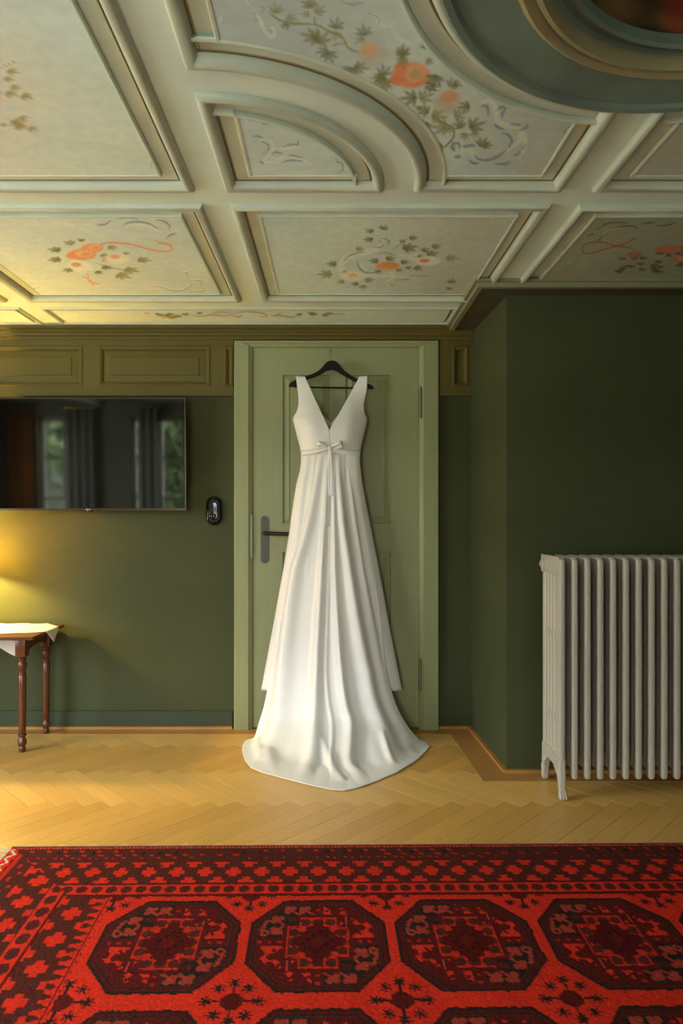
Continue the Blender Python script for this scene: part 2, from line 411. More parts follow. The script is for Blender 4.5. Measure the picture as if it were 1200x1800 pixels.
# ------------------------------------------------------------------ door
door = struct('door_1')
YC = DW - 0.034      # casing front
cx0, cx1, ct = wx(411, YC), wx(771, YC), wz(598, YC)
lx0, lx1, lt = wx(444.5, DW), wx(736, DW), wz(612, DW)
def casing_profile(w_):
    return [(0, DW), (0, YC + 0.004), (0.004, YC), (w_ - 0.022, YC), (w_ - 0.016, YC + 0.006), (w_ - 0.008, YC + 0.010), (w_, YC + 0.018), (w_, DW)]
wl = lx0 - cx0; wt = ct - lt
m = MB(); pr = casing_profile(wl + 0.002); n = len(pr)
vs = [(cx0 + d, y, 0.0014) for d, y in pr] + [(cx0 + d, y, ct - d * wt / wl) for d, y in pr]
m.add(vs, [(i, (i + 1) % n, n + (i + 1) % n, n + i) for i in range(n)] + [tuple(range(n))[::-1], tuple(range(n, 2 * n))]).build('door_frame', 'door_green', door)
wr = cx1 - lx1; m = MB(); pr = casing_profile(wr + 0.002)
vs = [(cx1 - d, y, 0.0014) for d, y in pr] + [(cx1 - d, y, ct - d * wt / wr) for d, y in pr]
m.add(vs, [(i, (i + 1) % n, n + (i + 1) % n, n + i) for i in range(n)] + [tuple(range(n)), tuple(range(n, 2 * n))[::-1]]).build('door_frame', 'door_green', door)
m = MB(); pr = casing_profile(wt + 0.002)
vs = [(cx0 + d * wl / wt, y, ct - d) for d, y in pr] + [(cx1 - d * wr / wt, y, ct - d) for d, y in pr]
m.add(vs, [(i, (i + 1) % n, n + (i + 1) % n, n + i) for i in range(n)] + [tuple(range(n)), tuple(range(n, 2 * n))[::-1]]).build('door_frame', 'door_green', door)
g = 0.003
YD0, YD1 = DW - 0.012, DW + 0.030    # leaf front, back
dz0 = 0.008
def dbox(name, px0, px1, py0, py1, y0=YD0, mt='door_green'):
    x0, x1 = wx(px0, DW), wx(px1, DW); z1, z0 = wz(py0, DW), wz(py1, DW)
    return MB().box(max(x0, lx0 + g), min(x1, lx1 - g), y0, YD1, max(z0, dz0), min(z1, lt - g)).build(name, mt, door)
PUP, PDN = (660, 920), (970, 1205)
PLX, PRX = (497, 578), (607, 686)
dbox('stile', 440, 497, 600, 1290); dbox('stile', 686, 740, 600, 1290)
dbox('rail', 497, 686, 600, 660); dbox('rail', 497, 686, 920, 970); dbox('rail', 497, 686, 1205, 1290)
dbox('muntin', 578, 607, 660, 920); dbox('muntin', 578, 607, 970, 1205)
for (py0, py1) in (PUP, PDN):
    for (px0, px1) in (PLX, PRX):
        x0, x1, z0, z1 = wx(px0, DW), wx(px1, DW), wz(py1, DW), wz(py0, DW)
        pf = [(0, YD0), (0.004, YD0 + 0.010), (0.010, YD0 + 0.010), (0.034, YD0 + 0.004), (0.036, YD0 + 0.0075), (0.04, YD0 + 0.0075)]
        loops = [[(x0 + d, y, z0 + d), (x1 - d, y, z0 + d), (x1 - d, y, z1 - d), (x0 + d, y, z1 - d)] for d, y in pf]
        vs = sum(loops, []); k4 = 4 * (len(pf) - 1); fs = [(k4, k4 + 1, k4 + 2, k4 + 3)]
        for i in range(len(pf) - 1):
            for k in range(4): fs.append((i * 4 + k, i * 4 + (k + 1) % 4, (i + 1) * 4 + (k + 1) % 4, (i + 1) * 4 + k))
        MB().add(vs, fs).build('panel', 'door_green', door)
for (py0, py1) in ((683, 736), (1158, 1212)):
    zc0, zc1 = wz(py1, DW), wz(py0, DW); x = wx(737.5, DW); zm = (zc0 + zc1) / 2
    hg = MB().lathe([(0.008, zc0), (0.008, zm - 0.001)], (x, YD0 - 0.013, 0), 10).lathe([(0.008, zm + 0.001), (0.008, zc1)], (x, YD0 - 0.013, 0), 10)
    hg.lathe([(0.004, zm - 0.002), (0.004, zm + 0.002)], (x, YD0 - 0.013, 0), 8).lathe([(0.004, zc1), (0.005, zc1 + 0.004), (0.002, zc1 + 0.008)], (x, YD0 - 0.013, 0), 8)
    hg.build('hinge', 'hinge_green', door, True)
# handle: long oval plate and lever
hx, hz0, hz1 = wx(465.6, DW), wz(990, DW), wz(906.5, DW); r = 0.0205
pts = [(hx + r * math.cos(t), hz1 - r + r * math.sin(t)) for t in np.linspace(0, math.pi, 12)] + [(hx + r * math.cos(t), hz0 + r + r * math.sin(t)) for t in np.linspace(math.pi, 2 * math.pi, 12)]
plate = MB().prism(pts, 'y', YD0 - 0.005, YD0).build('handle_plate', 'steel_dark', door)
tag(plate, 'grey steel long handle plate')
for zz in (hz0 + 0.018, hz1 - 0.018):
    MB().lathe([(0.005, YD0 - 0.007), (0.006, YD0 - 0.005)], (hx, 0, zz), 10, 'y').build('screw', 'steel_dark', plate, True)
lz = wz(937, DW)
lv = MB().tube([(hx, YD0 - 0.004, lz), (hx, YD0 - 0.035, lz), (hx + 0.003, YD0 - 0.043, lz), (hx + 0.012, YD0 - 0.046, lz), (hx + 0.07, YD0 - 0.046, lz - 0.002), (hx + 0.135, YD0 - 0.046, lz - 0.004)], [0.010, 0.010, 0.010, 0.0105, 0.010, 0.0095], 12)
tag(lv.build('lever', 'lever_dark', door, True), 'dark bronze door lever')
MB().box(wx(438.5, YC), wx(443.5, YC), YC + 0.008, YC + 0.020, wz(981, DW), wz(905, DW), 0.002).build('strike_plate', 'hinge_green', door)

# ================================================================== CEILING
ceil = tag(MB().box(XL, XRT, YR - 0.2, DW + 0.14, ZC + 0.034, ZC + 0.08).build('ceiling', 'slab'), kind='structure')
def cbox(x0, x1, y0, y1):
    return MB().box(x0, x1, y0, y1, ZC, ZC + 0.034).build('beam', 'ceil_paint', ceil)
YA, YB_, YC1, YC2, YS0, YS1 = 2.052, 2.150, 3.110, 3.222, 3.222, 3.494
XB = [(-2.62, -2.53), (-1.475, -1.38), (-0.410, -0.320), (0.690, 0.780), (1.78, 1.87)]
for (a0, a1) in XB:
    cbox(a0, a1, YB_, YC1)
    if a0 not in (0.690,): cbox(a0, a1, YR, YA)
cbox(XL, XRT, YA, YB_); cbox(XL, XRT, YC1, YS0); cbox(XL, XRT, YS1, DW)
cbox(-1.475, -1.38, YS0, YS1); cbox(0.60, 0.75, YS0, YS1); cbox(-2.62, -2.53, YS0, YS1)
MCX, MCY = 0.735, 1.060
cbox(0.690, 0.780, MCY + 0.5, YA); cbox(-0.320, MCX - 0.5, MCY - 0.045, MCY + 0.045); cbox(MCX + 0.5, 1.78, MCY - 0.045, MCY + 0.045); cbox(0.690, 0.780, YR, MCY - 0.5)

def miter_loop(poly, d):
    """inward offset of a closed CCW polyline"""
    n = len(poly); out = []
    for i in range(n):
        p0, p1, p2 = Vector(poly[i - 1]), Vector(poly[i]), Vector(poly[(i + 1) % n])
        a = (p1 - p0).normalized(); b = (p2 - p1).normalized()
        na, nb = Vector((-a.y, a.x)), Vector((-b.y, b.x))
        k = (na + nb); L = k.length
        k = k / L; c = max(0.3, k.dot(na))
        out.append(tuple(p1 + k * (d / c)))
    return out
def strip(poly, prof):
    loops = [[(x, y, ZC + h) for x, y in miter_loop(poly, d)] for d, h in prof]
    n = len(poly); m = MB(); vs = sum(loops, []); fs = []
    for i in range(len(prof) - 1):
        for k in range(n): fs.append((i * n + k, i * n + (k + 1) % n, (i + 1) * n + (k + 1) % n, (i + 1) * n + k))
    return m.add(vs, fs)
def inside(poly, X, Y):
    r = np.zeros(X.shape, bool); n = len(poly); j = n - 1
    for i in range(n):
        xi, yi = poly[i]; xj, yj = poly[j]
        c = ((yi > Y) != (yj > Y)) & (X < (xj - xi) * (Y - yi) / (yj - yi + 1e-12) + xi)
        r ^= c; j = i
    return r
FH = -0.004      # height of the raised painted field (slightly below the beam faces)
BEAD = [(0.0, 0.004), (0.0, -0.004), (0.003, -0.011), (0.009, -0.016), (0.016, -0.0175), (0.023, -0.015), (0.029, -0.009), (0.032, -0.001), (0.035, 0.006)]
GROOVE = [(0.0325, 0.001), (0.034, 0.010), (0.0385, 0.010), (0.0395, 0.006), (0.0425, 0.0075)]
BEVEL = [(0.0425, 0.0075), (0.0785, 0.006)]

def vnoise(X, Y, s, seed):
    r = np.random.default_rng(seed); out = np.zeros(X.shape); amp = 1.0
    for o in range(3):
        k = s * 2 ** o; a = r.random(8) * 6.28; th = r.random(8) * 6.28
        for i in range(8):
            out += amp * np.sin(k * (X * math.cos(th[i]) + Y * math.sin(th[i])) * (0.7 + 0.08 * i) + a[i]) / 8
        amp *= 0.55
    return out
def sm(x): x = np.clip(x, 0, 1); return x * x * (3 - 2 * x)

class Brush:
    """paint strokes measured in the photograph, laid on the panel at the place they project to"""
    def __init__(s, X, Y, z):
        s.px = VX + X / Y * F; s.py = VY - (z - CH) / Y * F; s.c = np.zeros(X.shape + (3,))
    def mix(s, a, col):
        s.c += (np.array(col) - s.c) * a[..., None]
    def blob(s, x, y, rx, ry, col, ang=0.0, op=1.0, soft=0.25):
        if s.px.max() < x - rx * 1.6 or s.px.min() > x + rx * 1.6: return
        dx, dy = s.px - x, s.py - y; c, n = math.cos(ang), math.sin(ang)
        q = np.sqrt(((dx * c + dy * n) / rx) ** 2 + ((-dx * n + dy * c) / ry) ** 2)
        s.mix(op * sm((1 + soft - q) / (2 * soft)), col)
    def line(s, pts, wd, col, op=1.0, taper=False):
        pts = np.array(pts, float)
        x0, y0 = pts.min(0) - wd * 2; x1, y1 = pts.max(0) + wd * 2
        msk = (s.px > x0) & (s.px < x1) & (s.py > y0) & (s.py < y1)
        if not msk.any(): return
        X, Y = s.px[msk], s.py[msk]; best = np.full(X.shape, 1e9); n = len(pts) - 1
        for i in range(n):
            a, b = pts[i], pts[i + 1]; d = b - a; L = d @ d + 1e-9
            t = np.clip(((X - a[0]) * d[0] + (Y - a[1]) * d[1]) / L, 0, 1)
            ww = wd if not taper else wd * (0.35 + 0.65 * math.sin(math.pi * (i + 0.5) / n))
            best = np.minimum(best, np.hypot(X - a[0] - t * d[0], Y - a[1] - t * d[1]) / ww)
        al = op * sm((1.25 - best) / 0.5)
        s.c[msk] += (np.array(col) - s.c[msk]) * al[:, None]
    def curve(s, pts, wd, col, op=1.0, taper=True):
        P = np.array(pts, float)
        if len(P) > 2:
            out = []
            Q = np.vstack([2 * P[0] - P[1], P, 2 * P[-1] - P[-2]])
            for i in range(1, len(Q) - 2):
                for t in np.linspace(0, 1, 6, endpoint=False):
                    out.append(0.5 * ((2 * Q[i]) + (-Q[i - 1] + Q[i + 1]) * t + (2 * Q[i - 1] - 5 * Q[i] + 4 * Q[i + 1] - Q[i + 2]) * t ** 2 + (-Q[i - 1] + 3 * Q[i] - 3 * Q[i + 1] + Q[i + 2]) * t ** 3))
            out.append(P[-1]); P = np.array(out)
        s.line(P, wd, col, op, taper)
    def leaf(s, x, y, r, ang, col, sq=0.6, op=0.9):
        """lobed leaf"""
        r = r * 1.04
        for da, ln in ((-1.25, 0.7), (-0.6, 0.95), (0.0, 1.15), (0.6, 0.95), (1.25, 0.7)):
            a = ang + da; ex, ey = math.cos(a) * r * ln, math.sin(a) * r * ln * sq
            s.blob(x + ex * 0.5, y + ey * 0.5, math.hypot(ex, ey) * 0.56, r * 0.155 * (0.55 + 0.45 * sq), col, math.atan2(ey, ex), op * 0.85, 0.35)
    def rose(s, x, y, rx, ry, c0, c1, c2):
        s.blob(x, y, rx, ry, c0, 0, 0.95, 0.18)
        s.blob(x - rx * 0.7, y + ry * 0.25, rx * 0.42, ry * 0.6, c0, 0, 0.9, 0.25)
        s.blob(x + rx * 0.15, y - ry * 0.1, rx * 0.62, ry * 0.7, c1, 0, 0.8, 0.3)
        s.blob(x + rx * 0.25, y - ry * 0.05, rx * 0.34, ry * 0.42, c2, 0, 0.7, 0.35)
        s.curve([(x - rx * 0.6, y - ry * 0.5), (x - rx * 0.35, y + ry * 0.3), (x + rx * 0.2, y + ry * 0.7), (x + rx * 0.8, y + ry * 0.3)], max(1.2, ry * 0.12), c0, 0.7)

OLIVE = S(150, 150, 96); DOLIVE = S(122, 124, 76); ORANGE = S(234, 160, 108); PEACH = S(234, 196, 150); BLUE = S(134, 154, 166)
DBLUE = S(112, 130, 142); WHITE = S(236, 238, 216); OCHRE = S(210, 166, 98); LINEC = S(226, 228, 210); UMBER = S(136, 122, 88)

def field_mesh(name, poly, d, base, paint, seed, parent, res=0.004, z=None, m='painted_panel'):
    z = ZC + FH if z is None else z
    inn = miter_loop(poly, d)
    P = np.array(inn); x0, y0 = P.min(0); x1, y1 = P.max(0)
    nx, ny = int((x1 - x0) / res) + 2, int((y1 - y0) / res) + 2
    gx = np.linspace(x0, x1, nx); gy = np.linspace(y0, y1, ny)
    X, Y = np.meshgrid(gx, gy)
    col = np.zeros(X.shape + (3,)); col[:] = base
    nz = vnoise(X, Y, 9, seed) * 0.07 + vnoise(X * 0.4, Y * 3, 26, seed + 1) * 0.03
    col *= (1 + nz)[..., None]
    tint = vnoise(X, Y, 5, seed + 2)
    col[..., 2] *= 1 + 0.10 * tint; col[..., 0] *= 1 - 0.03 * tint
    if paint:
        br = Brush(X, Y, z); br.c = col; paint(br, X, Y); col = br.c
    fx = (gx[:-1] + gx[1:]) / 2; fy = (gy[:-1] + gy[1:]) / 2
    keep = inside(inn, *np.meshgrid(fx, fy))
    J, I = np.nonzero(keep)
    quads = np.stack([J * nx + I, (J + 1) * nx + I, (J + 1) * nx + I + 1, J * nx + I + 1], 1)   # faces look down
    used = np.unique(quads); remap = np.full(nx * ny, -1); remap[used] = np.arange(len(used))
    quads = remap[quads]
    vco = np.stack([X.ravel()[used], Y.ravel()[used], np.full(len(used), z)], 1)
    me = bpy.data.meshes.new(name); me.vertices.add(len(used)); me.vertices.foreach_set('co', vco.ravel())
    nf = len(quads); me.loops.add(nf * 4); me.loops.foreach_set('vertex_index', quads.ravel().astype(np.int32))
    me.polygons.add(nf); me.polygons.foreach_set('loop_start', np.arange(0, nf * 4, 4, dtype=np.int32))
    me.update(calc_edges=True)
    ca = me.color_attributes.new('paint', 'FLOAT_COLOR', 'POINT')
    rgba = np.ones((len(used), 4)); rgba[:, :3] = np.clip(col.reshape(-1, 3)[used], 0, 1)
    ca.data.foreach_set('color', rgba.ravel())
    me.materials.append(MATS[m])
    o = bpy.data.objects.new(name, me); COL.objects.link(o); o.parent = parent
    return o

def panel(poly, base, paint, seed, res=0.004):
    f = field_mesh('ceiling_panel', poly, 0.084, base, paint, seed, ceil, res)
    strip(poly, BEAD).build('moulding', 'ceil_bead', f, True)
    strip(poly, BEVEL).build('bevel', 'ceil_bevel', f)
    strip(poly, GROOVE).build('groove', 'ceil_line', f)
    # raised rim of the field: covers the grid's edge
    strip(poly, [(0.0785, 0.006), (0.0790, 0.0095), (0.0800, 0.0095), (0.0808, FH - 0.0012), (0.0835, FH - 0.0022), (0.0895, FH - 0.0014), (0.090, FH + 0.001)]).build('field_rim', 'ceil_bevel', f)
    return f
def rect(x0, x1, y0, y1): return [(x0, y0), (x1, y0), (x1, y1), (x0, y1)]
def zm(ox, oy, s, pts): return [(ox + x / s, oy + y / s) for x, y in pts]

BASE = S(204, 222, 208); BASEW = S(209, 225, 210)

def paint_left2(b, X, Y):
    z = lambda pts: zm(80, 360, 4.286, pts)
    p = lambda x, y: zm(80, 360, 4.286, [(x, y)])[0]
    # frame lines and rocaille scrolls
    for l in ([(-400, 150), (380, 150)], [(900, 290), (1030, 505)], [(400, 605), (790, 605)], [(-330, 615), (60, 610)], [(-380, 170), (-120, 560)]):
        b.line(z(l), 1.0, LINEC, 0.55)
    for l in ([(555, 105), (610, 95), (690, 103)], [(575, 158), (620, 135), (700, 128), (780, 143), (850, 182)], [(390, 152), (450, 147), (490, 118)], [(820, 110), (890, 125), (935, 160), (925, 185)], [(910, 255), (935, 230), (975, 215)]):
        b.curve(z(l), 1.7, BLUE, 0.8)
    for l in ([(600, 170), (680, 150), (780, 165), (860, 200), (920, 190)], [(740, 70), (770, 95), (850, 110)], [(920, 215), (980, 195), (1020, 210)]):
        b.curve(z(l), 2.0, WHITE, 0.6)
    for l in ([(780, 605), (860, 612), (930, 635), (1010, 640), (1080, 612), (1080, 578), (1030, 560)], [(1035, 510), (1060, 505), (1050, 535)], [(1090, 560), (1170, 570), (1150, 600)], [(1150, 600), (1190, 630), (1160, 648), (1110, 645)], [(-40, 610), (-160, 640), (-260, 625), (-300, 570), (-270, 530)]):
        b.curve(z(l), 1.5, WHITE, 0.75)
        b.curve([(x + 1.5, y + 1.6) for x, y in z(l)], 0.9, DBLUE, 0.55)
    # corner mark
    b.curve(z([(795, 42), (860, 52), (930, 50), (1000, 70), (1045, 110)]), 0.9, UMBER, 0.8)
    # bouquet
    for x, y, r, a in ((215, 290, 70, 3.5), (110, 340, 75, 3.3), (110, 412, 75, 3.0), (470, 320, 60, 0.1), (700, 415, 75, 0.15), (590, 365, 40, 0.2), (200, 490, 60, 2.9), (440, 410, 70, 0.6), (600, 490, 90, 0.3), (540, 530, 90, 0.4), (430, 470, 60, 0.4), (380, 505, 50, 0.6), (285, 270, 45, 3.9), (420, 380, 60, 0.5)):
        q = p(x, y); b.leaf(q[0], q[1], r / 4.286, a, OLIVE if (x + y) % 3 else DOLIVE, 0.42)
    b.curve(z([(380, 440), (520, 480), (640, 500)]), 1.0, OLIVE, 0.7)
    q = p(535, 408); b.blob(q[0], q[1], 22, 9.5, WHITE, 0, 0.9, 0.3); q = p(525, 390); b.blob(q[0], q[1], 9, 3.6, ORANGE, 0, 0.8, 0.3)
    q = p(265, 462); b.blob(q[0], q[1], 22, 9, WHITE, 0.1, 0.85, 0.3); q = p(230, 450); b.blob(q[0], q[1], 9, 3.8, OCHRE, 0, 0.9, 0.3)
    q = p(355, 325); b.rose(q[0], q[1], 19, 8, ORANGE, PEACH, ORANGE)
    q = p(275, 375); b.rose(q[0], q[1], 25, 9.5, ORANGE, PEACH, OCHRE)
    b.curve(z([(410, 300), (470, 287), (560, 287), (660, 300), (740, 325), (830, 345), (915, 350), (950, 335), (945, 310), (900, 293), (860, 287), (835, 270)]), 1.5, ORANGE, 0.9, False)
    b.curve(z([(315, 515), (325, 560), (350, 585), (410, 597)]), 1.8, ORANGE, 0.9)
    b.curve(z([(325, 560), (290, 545), (280, 540)]), 1.0, OCHRE, 0.8); b.curve(z([(345, 580), (355, 605), (365, 615)]), 1.2, ORANGE, 0.7)

def paint_mid2(b, X, Y):
    k = 4.615; z = lambda pts: zm(560, 380, k, pts); p = lambda x, y: zm(560, 380, k, [(x, y)])[0]
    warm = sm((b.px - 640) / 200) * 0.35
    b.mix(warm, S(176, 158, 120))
    # big C scroll
    b.curve(z([(520, 200), (470, 260), (330, 310), (220, 340), (175, 420), (230, 470), (360, 480), (480, 490), (620, 480)]), 6.0, WHITE, 0.55)
    b.curve(z([(370, 360), (345, 400), (400, 450), (480, 470)]), 2.2, WHITE, 0.6)
    b.curve(z([(200, 370), (240, 325), (330, 295), (380, 290)]), 1.5, DBLUE, 0.65); b.curve(z([(310, 365), (330, 420), (380, 455), (480, 462)]), 2.0, BLUE, 0.75)
    b.curve(z([(500, 180), (545, 185), (575, 215), (545, 225)]), 1.4, DBLUE, 0.7); b.curve(z([(440, 255), (500, 250), (530, 235)]), 1.2, DBLUE, 0.6)
    b.curve(z([(480, 305), (540, 295), (600, 310), (650, 300)]), 2.2, BLUE, 0.5); b.curve(z([(620, 300), (700, 320), (780, 315), (800, 290)]), 2.4, WHITE, 0.5)
    b.curve(z([(540, 465), (580, 455), (620, 470), (600, 500), (560, 530), (570, 560), (615, 550)]), 1.5, WHITE, 0.7); b.curve(z([(565, 545), (590, 562), (622, 545)]), 1.0, DBLUE, 0.7)
    b.curve(z([(620, 520), (720, 510), (780, 485), (900, 488)]), 1.3, DOLIVE, 0.55); b.curve(z([(650, 490), (740, 500), (820, 480)]), 1.4, WHITE, 0.5)
    b.curve(z([(660, 350), (740, 340), (800, 360), (790, 390)]), 1.6, WHITE, 0.6)
    # sprigs
    b.curve(z([(600, 270), (660, 230), (680, 200), (740, 180)]), 1.0, OLIVE, 0.8); b.curve(z([(480, 190), (510, 210), (515, 222)]), 1.0, OLIVE, 0.8)
    for x, y, r, a in ((440, 125, 55, 3.6), (515, 105, 60, 5.2), (435, 190, 60, 3.2), (305, 265, 55, 0.1), (740, 180, 55, 6.0), (670, 210, 40, 5.4), (690, 262, 95, 6.0), (840, 280, 55, 5.8), (925, 250, 60, 5.9), (880, 310, 75, 6.0), (805, 328, 40, 6.1), (1040, 340, 75, 0.1), (140, 390, 65, 3.3), (100, 470, 90, 3.1), (205, 530, 50, 3.0), (380, 520, 60, 6.1), (320, 548, 50, 2.9), (350, 565, 50, 1.1), (480, 365, 60, 3.3), (550, 348, 60, 6.1), (670, 375, 55, 6.2), (720, 410, 40, 1.2), (780, 415, 60, 0.6), (480, 440, 45, 1.5), (630, 435, 50, 0.2), (1070, 540, 55, 5.0), (1060, 580, 40, 1.8), (230, 455, 40, 3.2)):
        q = p(x, y); b.leaf(q[0], q[1], r / k, a, DOLIVE if (x * 7 + y) % 3 else OLIVE, 0.55)
    q = p(270, 488); b.blob(q[0], q[1], 21, 8.5, WHITE, 0.05, 0.8, 0.3); q = p(278, 480); b.blob(q[0], q[1], 9, 3.2, PEACH, 0, 0.9, 0.3)
    q = p(890, 362); b.blob(q[0], q[1], 21, 8.5, WHITE, 0, 0.8, 0.3); q = p(857, 362); b.blob(q[0], q[1], 9, 3.5, S(206, 140, 92), 0, 0.9, 0.3)
    q = p(562, 402); b.rose(q[0], q[1], 20, 7.6, ORANGE, S(214, 146, 84), OCHRE)
    for c in ([(-430, 20), (-380, -60), (-300, -40)], [(1560, -10), (1600, 60), (1540, 40)]):
        b.curve(z(c), 0.9, UMBER, 0.7)
    b.curve([(868, 385), (888, 377), (905, 381), (902, 392)], 1.1, UMBER, 0.75); b.curve([(856, 380), (866, 384), (880, 379)], 1.0, LINEC, 0.8)
    b.curve([(462, 392), (470, 376), (490, 373), (506, 375)], 1.2, LINEC, 0.8); b.curve([(484, 374), (496, 376), (505, 372)], 0.9, UMBER, 0.6)

def paint_right2(b, X, Y):
    k = 5.145; z = lambda pts: zm(1000, 150, k, pts); p = lambda x, y: zm(1000, 150, k, [(x, y)])[0]
    for l in ([(245, 1310), (330, 1255), (440, 1240), (540, 1245)], [(330, 1325), (430, 1285), (540, 1270), (615, 1285), (590, 1300)], [(640, 1255), (720, 1245), (780, 1240)], [(785, 1265), (860, 1270), (930, 1255), (960, 1240)], [(170, 1360), (215, 1340)], [(270, 1400), (295, 1370)]):
        b.curve(z(l), 1.2, S(86, 90, 80), 0.85)
    b.curve(z([(300, 1345), (360, 1310), (470, 1290)]), 2.0, WHITE, 0.3)
    b.curve(z([(570, 1475), (480, 1460), (390, 1445), (310, 1420), (180, 1425), (125, 1460), (125, 1510), (200, 1520), (330, 1480), (480, 1440), (560, 1405), (595, 1380)]), 1.3, S(168, 96, 56), 0.85, False)
    b.line(z([(-60, 1700), (130, 1515)]), 0.7, DOLIVE, 0.7); b.line(z([(-200, 1170), (120, 1170)]), 0.8, LINEC, 0.4)
    b.curve(z([(190, 1215), (240, 1185), (330, 1172)]), 1.1, LINEC, 0.7)
    rr_ = np.random.default_rng(5)
    for i in range(40):
        x = 430 + 900 * rr_.random(); y = 1505 + 180 * rr_.random() - (50 if x > 850 else 0)
        q = p(x, y); b.leaf(q[0], q[1], 11, (i * 2.4) % 6.28, S(100, 96, 62), 0.4, 0.85)
    q = p(910, 1480); b.rose(q[0], q[1], 22, 7, S(196, 126, 84), S(200, 140, 96), S(184, 122, 82))
    q = p(600, 1530); b.rose(q[0], q[1], 14, 5.5, S(170, 126, 94), S(178, 136, 104), S(164, 120, 88))
    q = p(1000, 1570); b.rose(q[0], q[1], 16, 6, S(190, 142, 100), S(200, 154, 112), OCHRE)

def paint_top_left(b, X, Y):
    pale = sm(1.25 - np.hypot((b.px + 60) / 190, (b.py - 190) / 190))
    b.mix(pale * 0.5, S(214, 204, 178))
    k = 7.5; p = lambda x, y: zm(0, 40, k, [(x, y)])[0]
    z = lambda pts: zm(0, 40, k, pts)
    for x, y, r, a in ((100, 640, 130, 0.3), (60, 735, 110, 0.2), (150, 850, 110, 0.1), (90, 930, 130, 0.4), (290, 960, 130, 0.5), (170, 1300, 170, 0.6), (220, 1360, 130, 0.5), (270, 1260, 90, 6.0), (20, 1340, 80, 0.5), (390, 1390, 100, 0.5), (-120, 900, 150, 1.0), (-200, 1100, 160, 2.5), (-160, 700, 140, 4.0)):
        q = p(x, y); b.leaf(q[0], q[1], r / k, a, S(160, 144, 88), 0.55, 0.85)
    b.curve(z([(0, 600), (120, 550), (190, 520), (255, 495)]), 1.0, DOLIVE, 0.7)
    q = p(-260, 1000); b.rose(q[0], q[1], 34, 26, ORANGE, PEACH, OCHRE)
    b.curve([(252, 262), (260, 278), (268, 270)], 1.0, UMBER, 0.7); b.curve([(262, 284), (268, 290), (266, 296)], 1.0, UMBER, 0.6)

